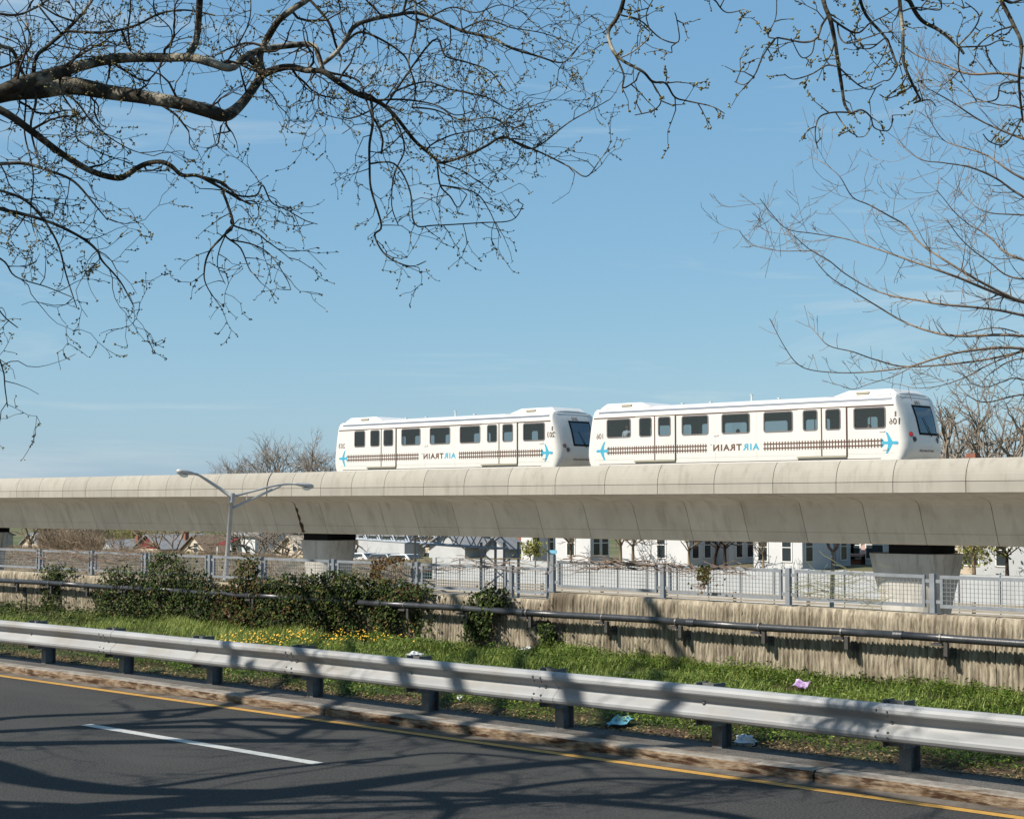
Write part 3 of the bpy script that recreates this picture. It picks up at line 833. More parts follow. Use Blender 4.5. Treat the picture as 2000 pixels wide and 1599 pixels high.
def figure(name, pos, seat, shirt, label, parent_group, face=1, lean=0.0):
    """a clothed person grown as one skin over a skeleton; seated or standing"""
    x, y, z = pos
    o = thing(name, label, 'person', pos, group=None)
    def V3(dx, dy, dz): return (x + dx, y + dy, z + dz)
    if seat:
        J = {'pel': (0, 0, .50, .15), 'che': (0, .02, .86, .16), 'neck': (0, 0, 1.05, .06), 'lk': (-.1, -.42, .50, .075), 'rk': (.1, -.42, .50, .075), 'lf': (-.1, -.44, .08, .05), 'rf': (.1, -.44, .08, .05),
             'ls': (-.19, .02, .97, .07), 'rs': (.19, .02, .97, .07), 'le': (-.24, -.06, .70, .05), 're': (.24, -.06, .70, .05), 'lh': (-.14, -.3, .60, .035), 'rh': (.14, -.3, .60, .035)}
        E = [('pel', 'che'), ('che', 'neck'), ('pel', 'lk'), ('pel', 'rk'), ('lk', 'lf'), ('rk', 'rf'), ('che', 'ls'), ('che', 'rs'), ('ls', 'le'), ('rs', 're'), ('le', 'lh'), ('re', 'rh')]
        hz, hx = 1.19, 0.0
    else:
        J = {'pel': (0, 0, .93, .14), 'che': (lean * .6, 0, 1.28, .155), 'neck': (lean, 0, 1.48, .06), 'lk': (-.1, 0, .50, .075), 'rk': (.12, .05, .50, .075), 'lf': (-.12, 0, .06, .05), 'rf': (.16, .06, .06, .05),
             'ls': (lean * .8 - .19, 0, 1.40, .07), 'rs': (lean * .8 + .19, 0, 1.40, .07), 'le': (lean - .26, -.03, 1.13, .05), 're': (lean + .32, -.03, 1.25, .05), 'lh': (lean - .22, -.15, .92, .035), 'rh': (lean + .42, -.05, 1.52, .035)}
        E = [('pel', 'che'), ('che', 'neck'), ('pel', 'lk'), ('pel', 'rk'), ('lk', 'lf'), ('rk', 'rf'), ('che', 'ls'), ('che', 'rs'), ('ls', 'le'), ('rs', 're'), ('le', 'lh'), ('re', 'rh')]
        hz, hx = 1.63, lean * 1.1
    names = list(J)
    me = bpy.data.meshes.new('clothing')
    me.from_pydata([J[k][:3] for k in names], [(names.index(a_), names.index(b_)) for a_, b_ in E], [])
    ob = bpy.data.objects.new('tmp', me); C.objects.link(ob)
    sk = ob.modifiers.new('skin', 'SKIN')
    if not me.skin_vertices: me.skin_vertices.new()
    for k, sv in zip(names, me.skin_vertices[0].data):
        sv.radius = (J[k][3], J[k][3] * (.75 if k in ('che', 'pel') else 1)); sv.use_root = (k == 'pel')
    ob.modifiers.new('sub', 'SUBSURF').levels = 1
    dg = bpy.context.evaluated_depsgraph_get(); dg.update()
    m2 = bpy.data.meshes.new_from_object(ob.evaluated_get(dg))
    Vx = [V3(*v.co) for v in m2.vertices]; Fx = [tuple(p.vertices) for p in m2.polygons]
    bpy.data.objects.remove(ob); bpy.data.meshes.remove(m2)
    mk('body', (Vx, Fx), shirt, o, smooth=True)
    def ell(cx_, cy_, cz_, rx, ry, rz, top=None):
        V = []; n, k_ = 10, 7
        for j in range(k_ + 1):
            t = math.pi * j / k_
            for i in range(n):
                p = 2 * math.pi * i / n
                V.append(V3(cx_ + rx * math.sin(t) * math.cos(p), cy_ + ry * math.sin(t) * math.sin(p), cz_ + rz * math.cos(t)))
        return V, [(j * n + i, (j + 1) * n + i, (j + 1) * n + (i + 1) % n, j * n + (i + 1) % n) for j in range(k_) for i in range(n)]
    hd = mk('head', ell(hx, -.01, hz, .075, .09, .115), M_skin, o, smooth=True)
    mk('nose', ell(hx, -.105, hz - .01, .014, .02, .02), M_skin, hd, smooth=True)
    mk('hair', ell(hx, .018, hz + .03, .083, .095, .108), M_hair, o, smooth=True)
    return o

def train_car(number, px, label, wins, doors, nums, planes, tracks, word, group):
    """px: (left tip, right tip) of the near side; wins and doors in photo pixels along the side"""
    x0, x1 = px[0], px[1]                    # straight part of the body
    root = thing('train_car', label, 'train car', ((x0 + x1) / 2, TY + HW, H(1.0)), group=group)
    W = [(tx(a_), tx(b_)) for a_, b_ in wins]
    DR = []
    for (w1a, w1b, w2a, w2b, seam, right) in doors:
        DR.append(dict(w1=(tx(w1a), tx(w1b)), w2=(tx(w2a), tx(w2b)), s=tx(seam), r=tx(right), l=2 * tx(seam) - tx(right)))
    holes = [(a_, b_, WZ0, WZ1) for a_, b_ in W]
    dh = [(d_['l'] + .02, d_['r'] - .02, H(2.03), H(4.04)) for d_ in DR]
    # ---- shell: two side walls with openings, and a dark lining on the far one
    doorw = [(d_[k][0], d_[k][1], WZ0, WZ1) for d_ in DR for k in ('w1', 'w2')]
    sec = [x0 + (x1 - x0) * k / 10 for k in range(11)]
    m = MB(); holed_sheet(m, sec, [H(1.2), H(1.9), H(2.03), H(4.07)], holes + doorw, TY, -1)
    mk('side_wall', m, M_train, root)
    m = MB(); holed_sheet(m, sec, [H(1.2), H(4.07)], holes + doorw, TY + 2 * HW, 1)
    mk('side_wall', m, M_train, root)
    m = MB(); holed_sheet(m, sec, [H(2.02), H(4.12)], [(a_ + .10, b_ - .10, WZ0 + .02, WZ1 - .20) for a_, b_, _, _ in holes + doorw], TY + 2 * HW - .075, -1)
    mk('lining', m, M_interior, root)
    # ---- roof, swept between the noses
    m = MB()
    prof = [(-w, h) for w, h in ROOFP] + [(w, h) for w, h in ROOFP[::-1][1:]]
    xs_ = [x0, x1]
    V = [(xx, TY + HW + w, H(h)) for xx in xs_ for w, h in prof]; n = len(prof)
    m.add(V, [(k, n + k, n + k + 1, k + 1)[::-1] for k in range(n - 1)])
    roof = mk('roof', m, M_train, root, smooth=True)
    # gutter line, grey stripe
    mk('cornice_seam', MB().box(x0 - .02, x1 + .02, TY - .014, TY + .004, H(4.045), H(4.092)), M_seam_shadow, root)
    mk('roof_stripe', MB().hexa([(x0 + .25, TY + .022, H(4.29)), (x1 - .1, TY + .022, H(4.29)), (x1 - .1, TY + .12, H(4.29)), (x0 + .25, TY + .12, H(4.29))],
                                 [(x0 + .25, TY + .052, H(4.375)), (x1 - .1, TY + .052, H(4.375)), (x1 - .1, TY + .14, H(4.375)), (x0 + .25, TY + .14, H(4.375))]), M_traingrey, root)
    mk('skirt_seam', MB().box(x0 + .3, x1 - .6, TY - .006, TY + .004, H(1.875), H(1.90)), M_seam_shadow, root)
    for k in range(len(W) - 1):
        xm = (W[k][1] + W[k + 1][0]) / 2
        if any(d_['l'] - .1 < xm < d_['r'] + .1 for d_ in DR): continue
        mk('panel_seam', MB().box(xm - .008, xm + .008, TY - .003, TY + .002, H(1.92), H(4.04)), M_panelseam, root)
    mk('panel_seam', MB().box(x0, x1, TY - .0025, TY + .002, H(2.085), H(2.10)), M_panelseam, root)
    # ---- noses
    for x_end, sgn in ((x1, 1), (x0, -1)):
        half = sorted([math.asin((k / 14) ** (1 / .48)) for k in range(15)] + [math.acos(q ** (1 / .48)) for q in (.85, .7, .5, .25)])
        phis = half + [math.pi - p for p in half[::-1][1:]]
        V = []; nphi = len(phis) - 1
        for h in nz_h:
            for p in phis:
                V.append(tuple(nose_pt(x_end, sgn, h, p)))
        n = nphi + 1
        Fc = []
        for j in range(len(nz_h) - 1):
            for k in range(nphi):
                f = (j * n + k, j * n + k + 1, (j + 1) * n + k + 1, (j + 1) * n + k); Fc.append(f if sgn > 0 else f[::-1])
        # close the crown to the roof line
        top = (len(nz_h) - 1) * n
        Fc.append(tuple(range(top, top + n)) if sgn > 0 else tuple(range(top, top + n))[::-1])
        ns = mk('nose', (V, Fc), M_train, root, smooth=True)
        fr = mk('windshield_frame', nose_patch(x_end, sgn, 2.86, 4.11, (-.50, -.56), (1.0, 1.06), .014), M_black, ns, smooth=True)
        mk('windshield', nose_patch(x_end, sgn, 2.95, 4.02, (-.41, -.46), (.91, .96), .028), M_wind, ns, smooth=True)
        a_ = surf(x_end, sgn, 2.80, .42, .05); b_ = surf(x_end, sgn, 3.6, .0, .06); c_ = surf(x_end, sgn, 3.2, .22, .065)
        mk('wiper', MB().tube([a_, c_, b_], [.018, .014, .010], 5), M_black, ns)
        for s2 in (-1, 1):
            for yy, hh, mt in ((1.14, 2.86, M_red if (sgn > 0 and number == '106') else M_lampdark), (.96, 2.66, M_lampdark)):
                p = surf(x_end, sgn, hh, s2 * yy, -.02); q = surf(x_end, sgn, hh, s2 * yy, .03)
                nrm = Vector((sgn, s2 * .5, .12)).normalized()
                lamp = mk('lamp_surround', MB().tube([p, p + nrm * .045], .115, 12), M_gasket, ns)
                mk('lamp_lens', MB().tube([p + nrm * .03, p + nrm * .06], .082, 12), mt, lamp)
        # number over the windshield and the name along the lower lip, mirrored like the rest
        for s_, ha, hb, hwid, mt in ((number, 4.14, 4.30, .22, M_brown), ('AIRTRAIN JFK', 2.13, 2.25, .62, M_brown)):
            if (s_, .01) not in TXT: TXT[(s_, .01)] = text_mesh(s_, .01)
            V2, F2 = TXT[(s_, .01)]
            VV = []
            for u, v in V2:
                p = surf(x_end, sgn, ha + (hb - ha) * v, (hwid - 2 * hwid * u) * sgn, .012); VV.append(tuple(p))
            mk('lettering', (VV, F2), mt, ns)
        mk('coupler', MB().box(min(x_end + sgn * .3, x_end + sgn * .9), max(x_end + sgn * .3, x_end + sgn * .9), TY + HW - .22, TY + HW + .22, H(1.25), H(1.6)), M_black, ns)
        mk('underframe', MB().box(min(x_end - sgn * .4, x_end + sgn * .46), max(x_end - sgn * .4, x_end + sgn * .46), TY + .45, TY + 2 * HW - .45, H(1.3), H(1.83)), M_black, ns)
    # ---- windows on both sides
    for k, (a_, b_) in enumerate(W):
        for y_, s_ in ((TY, -1), (TY + 2 * HW, 1)):
            w = mk('window', ring_mb(a_ - .02, b_ + .02, WZ0 - .02, WZ1 + .02, y_ + s_ * .012, y_ - s_ * .03, .055, .13), M_gasket, root)
            mk('pane', pane_mb(a_ + .02, b_ - .02, WZ0 + .02, WZ1 - .02, y_ - s_ * .012, .10), M_glass, w)
    # ---- plug doors, a little proud of the wall, each leaf with its window
    for d_ in DR:
        for (xa, xb, wa, wb) in ((d_['l'], d_['s'] - .018, *d_['w1']), (d_['s'] + .018, d_['r'], *d_['w2'])):
            m = MB(); yo = TY - .05
            holed_sheet(m, [xa, xb], [H(2.04), H(4.045)], [(wa, wb, WZ0, WZ1)], yo, -1)
            for (p, q) in (((xa, H(2.04)), (xb, H(2.04))), ((xb, H(2.04)), (xb, H(4.045))), ((xb, H(4.045)), (xa, H(4.045))), ((xa, H(4.045)), (xa, H(2.04)))):
                m.add([(p[0], yo, p[1]), (q[0], yo, q[1]), (q[0], TY + .01, q[1]), (p[0], TY + .01, p[1])], [(0, 3, 2, 1)])
            lf = mk('door_leaf', m, M_train, root)
            w = mk('door_window', ring_mb(wa - .02, wb + .02, WZ0 - .02, WZ1 + .02, yo - .008, yo + .03, .05, .13), M_gasket, lf)
            mk('pane', pane_mb(wa + .015, wb - .015, WZ0 + .015, WZ1 - .015, yo + .012, .10), M_glass, w)
        for (wa, wb) in (d_['w1'], d_['w2']):
            y_ = TY + 2 * HW
            w = mk('door_window', ring_mb(wa - .02, wb + .02, WZ0 - .02, WZ1 + .02, y_ + .012, y_ - .03, .055, .13), M_gasket, root)
            mk('pane', pane_mb(wa + .02, wb - .02, WZ0 + .02, WZ1 - .02, y_ - .012, .10), M_glass, w)
        mk('door_seam', MB().box(d_['s'] - .03, d_['s'] + .03, TY - .056, TY - .002, H(2.045), H(4.04)), M_seam_shadow, root)
        mk('door_edge_shadow', MB().box(d_['r'] + .002, d_['r'] + .046, TY - .03, TY - .002, H(2.0), H(4.04)), M_seam_shadow, root)  # dark strip painted as the shadow beside the proud right leaf
        mk('door_sill', MB().box(d_['l'] - .05, d_['r'] + .01, TY - .075, TY - .002, H(1.965), H(2.03)), M_sill, root)
    # openings behind the door windows
    # ---- interior: floor, ceiling, seats, poles
    mk('floor', MB().box(x0, x1, TY + .08, TY + 2 * HW - .08, H(1.95), H(2.02)), M_intdark, root)
    mk('ceiling', MB().box(x0, x1, TY + .1, TY + 2 * HW - .1, H(4.12), H(4.16)), M_interior, root)
    for xx in (x0 + .06, x1 - .06):
        mk('end_bulkhead', MB().box(xx - .02, xx + .02, TY + .06, TY + 2 * HW - .06, H(2.02), H(3.05)), M_interior, root)
    for d_ in DR:
        for xx in (d_['l'] - .2, d_['r'] + .2, d_['s']):
            mk('grab_pole', MB().tube([(xx, TY + HW, H(2.02)), (xx, TY + HW, H(4.12))], .02, 8), M_sill, root)
    for (a_, b_) in W[1:4]:
        m = MB()
        for y_ in (TY + .12, TY + 2 * HW - .57):
            m.box(a_ + .1, b_ - .1, y_, y_ + .45, H(2.40), H(2.48))
            yb = y_ if y_ < TY + 1 else y_ + .39
            m.box(a_ + .1, b_ - .1, yb, yb + .06, H(2.48), H(2.95))
        mk('bench_seat', m, M_intdark, root)
    # ---- roof equipment
    for (xa, xb, s_) in ((x0 - .1, x0 + 3.4, 1), (x1 - 3.4, x1 + .1, -1)):
        sl = .7
        pr = [(xa + (.35 if s_ > 0 else sl), H(4.48)), (xb - (sl if s_ > 0 else .35), H(4.48))]
        m = MB()
        yb0, yb1 = TY + .32, TY + 2 * HW - .32
        m.hexa([(xa, yb0, H(4.44)), (xb, yb0, H(4.44)), (xb, yb1, H(4.44)), (xa, yb1, H(4.44))],
               [(xa + (.45 if s_ > 0 else 1.0), yb0 + .2, H(4.78)), (xb - (1.0 if s_ > 0 else .45), yb0 + .2, H(4.78)), (xb - (1.0 if s_ > 0 else .45), yb1 - .2, H(4.78)), (xa + (.45 if s_ > 0 else 1.0), yb1 - .2, H(4.78))])
        un = mk('roof_unit', m, M_trainroof, root, bevel=.05)
        mk('roof_seam', MB().box(xa + .1, xb - .1, yb0 - .012, yb0 + .02, H(4.505), H(4.53)), M_seam_shadow, un)
        xm = (xa + xb) / 2
        mk('vent', MB().box(xm - .3, xm + .3, yb0 + .05, yb0 + .3, H(4.60), H(4.69)), M_sill, un)
    for t, hh in ((.29, .0), (.39, .0), (.53, .22), (.62, .02)):
        xx = x0 + (x1 - x0) * t
        m = MB().tube([(xx, TY + .8, H(4.55)), (xx, TY + .8, H(4.62 + hh))], [.05, .04], 8)
        m.box(xx - .06, xx + .06, TY + .74, TY + .86, H(4.62 + hh), H(4.65 + hh))
        mk('antenna', m, M_trainroof, root)
    # ---- decals
    yd = TY - .004
    for (a_, b_, zc) in nums:
        side_text(number, tx(a_), tx(b_), zc - .13, zc + .13, M_brown, root, yd, .012)
    m = MB(); xx = tx((nums[-1][0] + nums[-1][1]) / 2 + 3)
    for q in range(4):
        zz = nums[-1][2] + .20 + q * .055
        m.box(xx - .05 + .012 * (q % 2), xx + .03, yd - .001, yd, zz, zz + .035)
    mk('emblem', m, M_brown, root)
    zt = H(2.52)
    for (a_, b_, dirn) in planes:
        xa, xb = tx(a_), tx(b_); L = xb - xa
        # top view of an airliner pointing outwards: body, swept wings, tailplane
        m = MB()
        def patch_(q):
            k = len(m.V)
            m.V += [((xa + u * L) if dirn > 0 else (xb - u * L), yd - .001, zt + v * .92) for u, v in q]
            m.Fc.append(tuple(range(k, k + len(q))))
        us = [.02, .2, .4, .55, .7, .85, .97]
        for u0, u1 in zip(us[:-1], us[1:]): patch_([(u0, -.065), (u1, -.065), (u1, .065), (u0, .065)])
        patch_([(.97, -.065), (1.02, 0), (.97, .065)])
        for sg in (1, -1):
            patch_([(.38, sg * .067), (.66, sg * .067), (.52, sg * .27), (.34, sg * .27)])
            patch_([(.34, sg * .272), (.52, sg * .272), (.36, sg * .47), (.24, sg * .47)])
            patch_([(.02, sg * .067), (.16, sg * .067), (.07, sg * .18), (-.03, sg * .18)])
        mk('plane_emblem', m, M_teal, root)
    for (a_, b_) in tracks:
        xa, xb = tx(a_), tx(b_)
        m = MB()
        # stripes run behind the door leaves, so they are laid on the outermost skin in pieces
        cuts = [(xa, xb, yd)]
        for d_ in DR:
            nc = []
            for (p, q, y_) in cuts:
                if d_['l'] > p and d_['r'] < q and y_ == yd:
                    nc += [(p, d_['l'] - .004, yd), (d_['l'] + .004, d_['s'] - .025, TY - .054), (d_['s'] + .025, d_['r'] - .004, TY - .054), (d_['r'] + .045, q, yd)]
                else: nc.append((p, q, y_))
            cuts = nc
        for (p, q, y_) in cuts:
            for zz in (zt + .065, zt - .12):
                m.box(p, q, y_ - .001, y_, zz, zz + .055)
            nt = max(1, int(round((q - p) / .145)))
            for k in range(nt):
                xx = p + (k + .5) * (q - p) / nt
                m.box(xx - .026, xx + .026, y_ - .0022, y_ - .0012, zt - .19, zt + .19)
        mk('track_emblem', m, M_brown, root)
    def side_y(x, h):
        for xe, sg in ((x1, 1), (x0, -1)):
            d_ = (x - xe) * sg
            if d_ > 0:
                e = np.interp(h, nz_h, nz_e); fr = min(.999, d_ / e); sn = fr ** (1 / .48)
                return TY + HW - np.interp(h, nz_h, nz_w) * (max(0, 1 - sn * sn) ** .5) ** .48 - .012
        return TY
    for ch in root.children:
        if ch.name.split('.')[0] in ('lettering', 'plane_emblem', 'emblem', 'decal_mark'):
            for v in ch.data.vertices:
                w_ = v.co + root.location
                v.co.y += side_y(w_.x, w_.z - EYE) - TY
    xa, xb = tx(word[0]), tx(word[1]); Lw = xb - xa
    side_text('TRAIN', xa + .02 * Lw, xa + .620 * Lw, zt - .145, zt + .145, M_brown, root, yd, .035)
    side_text('AIR', xa + .640 * Lw, xb - .02 * Lw, zt - .145, zt + .145, M_teal, root, yd, .035)
    side_text('TM', xa - .04 * Lw, xa, zt + .1, zt + .16, M_brown, root, yd, .0)
    for px_, zz in ((word[0] + 3, H(3.02)), (planes[-1][0] - 4, H(2.95)), (planes[-1][0] + 2, H(2.2))):
        xx = tx(px_)
        mk('decal_mark', MB().box(xx, xx + .26, yd - .001, yd, zz, zz + .022).box(xx + .24, xx + .26, yd - .001, yd, zz + .023, zz + .09), M_brown, root)
    return root
def tip_px(x_end, sgn):
    best = None
    for h in (2.0, 2.3, 2.6, 3.0):
        for k in range(29):
            q = nose_pt(x_end, sgn, h, math.pi * k / 28) - Vector((0, 0, EYE)); px = 1000 + F * q.dot(_r) / q.dot(_f)
            if best is None or sgn * px > sgn * best: best = px
    return best
def solve_end(px, sgn):
    lo, hi = -90.0, -10.0
    for _ in range(50):
        mid = (lo + hi) / 2
        if tip_px(mid, sgn) < px: lo = mid
        else: hi = mid
    return mid
e106r, e106l = solve_end(1838, 1), solve_end(1150, -1)
e203l = solve_end(655, -1)
e203r = tx(1064) + (e106r - tx(1730))
car106 = train_car('106', (e106l, e106r), 'white leading train car numbered 106 with a red lamp on its nose', 
    [(1185.5, 1231.8), (1332, 1383.5), (1410, 1464.5), (1492, 1548.5), (1668, 1730)],
    [(1250, 1274, 1287, 1311, 1280, 1319), (1570, 1598, 1614, 1643, 1606, 1653.5)],
    [(1165, 1178, H(3.22)), (1737, 1757, H(3.40))], [(1165, 1188, -1), (1722, 1754, 1)], [(1187, 1381), (1491, 1724)], (1391, 1485), 'airport train cars')
car203 = train_car('203', (e203l, e203r), 'white train car numbered 203 at the left, behind the gap between the cars',
    [(692.6, 713), (784.4, 821), (839.8, 879), (898.4, 937.8), (1022, 1064)],
    [(725, 742.6, 750.7, 769, 746, 773.6), (953, 972, 983, 1003, 976, 1010.4)],
    [(662, 674, H(3.22)), (1068.7, 1083, H(3.40))], [(663, 679, -1), (1058, 1079.5, 1)], [(679, 818), (896, 1060)], (826, 891.6), 'airport train cars')
fx_ = tx(1196)
figure('person', (fx_ + .5, TY + .38, H(2.02)), False, M_shirt, 'standing passenger in a grey shirt at the left window of car 106', None, lean=.10)
figure('person', (tx(1224), TY + .66, H(2.02)), True, M_pinkcloth, 'seated passenger in red at the left window of car 106', None)
figure('person', (tx(1418), TY + .9, H(2.05)), True, M_darkcloth, 'left of two dark seated passengers in the middle window of car 106', None)
figure('person', (tx(1450), TY + .9, H(2.05)), True, M_darkcloth, 'right of two dark seated passengers in the middle window of car 106', None)
figure('person', (tx(1681), TY + .7, H(2.02)), True, M_darkcloth, 'seated passenger behind the rightmost window of car 106', None)

# ================================================================== STREET LAMP AND SLIM POLES
LD = 40.0
top = P(453, 968, LD); bot = P(440, 1138, LD)
lean = (top - bot); lean.normalize()
basep = bot + lean * ((ZB - bot.z) / lean.z)
lamp = thing('street_lamp', 'grey double arm street lamp standing in front of the guideway', 'street lamp', basep)
mk('pole', MB().tube([basep, basep + (bot - basep) * .5, bot, top], [.13, .12, .105, .085], 10), M_lamp, lamp, smooth=True)
mk('pole_cap', MB().tube([top - lean * .25, top + lean * .12], [.125, .12], 10), M_lamp, lamp)
def arm(px_pts, D1):
    n = len(px_pts); return [P(p[0], p[1], LD + (D1 - LD) * i / (n - 1)) for i, p in enumerate(px_pts)]
def lamp_head(p, dirv, name='lamp_head', L=.80):
    dirv = Vector(dirv).normalized(); side = Vector((-dirv.y, dirv.x, 0)).normalized(); up = Vector((0, 0, 1))
    V = []; prof = [(-.18, .06, .05, .04), (0, .07, .06, .05), (.16, .13, .09, .07), (.42, .17, .11, .10), (.66, .15, .10, .13), (.78, .08, .06, .09)]
    n = 12
    for t, w, hu, hd in prof:
        for k in range(n):
            a_ = 2 * math.pi * k / n; s_ = math.sin(a_)
            q = p + dirv * t + side * (w * math.cos(a_)) + up * ((hu if s_ > 0 else hd) * s_); V.append(tuple(q))
    Fc = [(j * n + k, j * n + (k + 1) % n, (j + 1) * n + (k + 1) % n, (j + 1) * n + k) for j in range(len(prof) - 1) for k in range(n)]
    Fc += [tuple(range(n))[::-1], tuple(range((len(prof) - 1) * n, len(prof) * n))]
    o = mk(name, (V, Fc), M_lamp, lamp, smooth=True)
    q = p + dirv * .47 - up * .10
    V = []
    for j in range(5):
        t = math.pi / 2 * j / 4
        for k in range(n):
            a_ = 2 * math.pi * k / n
            V.append(tuple(q + dirv * (.20 * math.cos(t) * math.cos(a_)) + side * (.13 * math.cos(t) * math.sin(a_)) - up * (.11 * math.sin(t))))
    mk('refractor', (V, [(j * n + k, (j + 1) * n + k, (j + 1) * n + (k + 1) % n, j * n + (k + 1) % n) for j in range(4) for k in range(n)]), M_lampglass, o, smooth=True)
al = arm([(453, 970), (430, 954), (405, 938), (391, 929), (383, 926)], LD - 1.9)
mk('arm', MB().tube(al, [.085, .07, .06, .05, .045], 8), M_lamp, lamp, smooth=True)
dv = (P(366, 923, LD - 2.3) - al[-1]); lamp_head(al[-1] + dv.normalized() * .1, dv)
ar = arm([(453, 970), (490, 960), (530, 949.5), (555, 945.5), (575, 945)], LD + 2.9)
mk('arm', MB().tube(ar, [.05, .045, .045, .045, .04], 8), M_lamp, lamp, smooth=True)
br_ = arm([(452, 993), (490, 975), (530, 957), (548, 949)], LD + 2.2)
mk('arm_brace', MB().tube(br_, [.055, .05, .05, .04], 8), M_lamp, lamp, smooth=True)
mk('arm_tie', MB().tube([P(482, 963, LD + .8), P(482, 980, LD + .8)], .02, 6), M_lamp, lamp)
dv = (P(600, 948, LD + 3.5) - ar[-1]); lamp_head(ar[-1] + dv.normalized() * .1, dv)

def slim_pole(px_t, px_b, D, r, label, fork=False, sign=None):
    t = P(*px_t, D); b = P(*px_b, D)
    d_ = (t - b).normalized(); base = b + d_ * ((ZB - b.z) / d_.z) if D < FARW else b
    o = thing('slim_pole', label, 'pole', base)
    mk('shaft', MB().tube([base, t], [r * 1.2, r], 8), M_lamp, o, smooth=True)
    if fork:
        for s_ in (-1, 1):
            mk('fork_arm', MB().tube([t, t + Vector((s_ * .22, 0, .20)), t + Vector((s_ * .42, 0, .75))], r * .8, 6), M_vine, o)
    if sign:
        mk('street_sign', MB().box(t.x + r, t.x + .62, D - .012, D + .012, P(0, sign, D).z if False else P(px_t[0], sign, D).z - .1, P(px_t[0], sign, D).z + .1), M_signblue, o)
    return o
slim_pole((811, 1040), (811, 1100), 66, .07, 'slim grey pole beside the overhead sign gantry')
slim_pole((1072, 1040), (1071, 1095), 72, .08, 'slim grey pole with a small blue street sign', sign=1077)
slim_pole((1627, 1077), (1625, 1165), 70, .10, 'slim pole with forked top in front of the white house', fork=True)

# ================================================================== FAR SIDE: wall, barrier, gantry, houses, cars
fw = thing('far_retaining_wall', 'pale panelled concrete wall on the far side of the expressway', 'wall', (-60, FARW, ZB))
wtz = ZF + .12
pw = X(1260, 1110, FARW) - X(1203, 1110, FARW)
x = X(1260, 1110, FARW) - pw * 8
while x < 40:
    mk('wall_panel', MB().box(x + .16, x + pw - .16, FARW + .03, FARW + .4, ZB - .1, wtz - .02), M_farwall, fw)
    mk('wall_pilaster', MB().box(x - .155, x + .155, FARW - .06, FARW + .4, ZB - .1, wtz + .02), M_farwall, fw)
    x += pw
def barrier(y, label, group=None):
    o = thing('concrete_barrier', label, 'barrier', (-60, y, ZB))
    x = -200
    while x < 60:
        pr = [(y - .3, ZB), (y - .3, ZB + .08), (y - .12, ZB + .30), (y - .08, ZB + .95), (y + .08, ZB + .95), (y + .12, ZB + .30), (y + .3, ZB + .08), (y + .3, ZB)]
        mk('barrier_unit', MB().xprism(pr, x + .01, x + 5.99), M_jersey, o)
        x += 6
    return o
xw = X(1260, 1110, FARW) - pw * 8
V = []; Fc = []
ex = np.arange(-500, xw + .01, 1.2); nr = 6
for r_ in range(nr + 1):
    for q in ex:
        t = r_ / nr
        V.append((min(q, xw), FARW - 4.4 * (1 - t) + .8 * t, ZB - .02 + (ZF - .26 - ZB) * t + (rng.uniform(-.18, .18) if 0 < r_ < nr else 0)))
ne = len(ex)
Fc = [(r_ * ne + q, r_ * ne + q + 1, (r_ + 1) * ne + q + 1, (r_ + 1) * ne + q) for r_ in range(nr) for q in range(ne - 1)]
mk('embankment', (V, Fc), M_bankearth, kind='structure', smooth=True)
def rail_barrier(y, label):
    o = thing('rail_barrier', label, 'barrier', (-60, y, ZB))
    for k in range(5):
        x = -150
        while x < 50:
            z = ZB + .06 + k * .17
            mk('rail', MB().box(x + .005, x + 9.995, y - .05 - .02 * (k % 2), y + .05, z, z + .11), M_jersey, o)
            x += 10
    x = -150
    while x < 50:
        mk('rail_post', MB().box(x - .08, x + .08, y + .055, y + .2, ZB, ZB + .92), M_jersey, o); x += 5
    return o
rail_barrier(FARW - 2.2, 'low tan rail barrier along the foot of the far expressway wall')

# overhead gantry truss
gA, gB = P(640, 1047, 77), P(992, 1071, 67)
gt = thing('sign_gantry', 'blue grey steel truss gantry over the expressway right of the left pier', 'gantry', (gB.x, gB.y, ZB))
def lerp(a, b, t): return a + (b - a) * t
up = Vector((0, 0, 1)); wv = (gB - gA).cross(up).normalized() * .8
for s_ in (0, 1):
    for h_ in (0, 1.05):
        mk('chord', MB().tube([gA + wv * s_ + up * h_, gB + wv * s_ + up * h_], .06, 8), M_truss, gt, smooth=True)
nb = 12
for s_ in (0, 1):
    for k in range(nb):
        a_ = lerp(gA, gB, k / nb) + wv * s_; b_ = lerp(gA, gB, (k + .5) / nb) + wv * s_ + up * 1.05; c_ = lerp(gA, gB, (k + 1) / nb) + wv * s_
        mk('truss_diagonal', MB().tube([a_, b_], .035, 6), M_truss, gt)
        mk('truss_diagonal', MB().tube([b_, c_], .035, 6), M_truss, gt)
for k in range(nb + 1):
    a_ = lerp(gA, gB, k / nb); mk('cross_strut', MB().tube([a_, a_ + wv], .04, 6), M_truss, gt)
for px_ in (940, 985):
    t_ = P(px_, 1072, 68); mk('gantry_leg', MB().tube([(t_.x, t_.y, ZB), t_ + up * .4], .085, 8), M_truss, gt, smooth=True)
    mk('gantry_leg', MB().tube([(t_.x, t_.y + 1.2, ZB), t_ + Vector((0, 1.2, .4))], .085, 8), M_truss, gt, smooth=True)
ta, tb = P(940, 1072, 68), P(985, 1072, 68)
zz = [ZB + 1.0 + 1.1 * k for k in range(6)]
for k in range(5):
    a_, b_ = ((ta, tb) if k % 2 == 0 else (tb, ta))
    mk('leg_brace', MB().tube([(a_.x, a_.y, zz[k]), (b_.x, b_.y, zz[k + 1])], .045, 6), M_truss, gt)
    mk('leg_brace', MB().tube([(b_.x, b_.y + 1.2, zz[k]), (a_.x, a_.y + 1.2, zz[k + 1])], .045, 6), M_truss, gt)

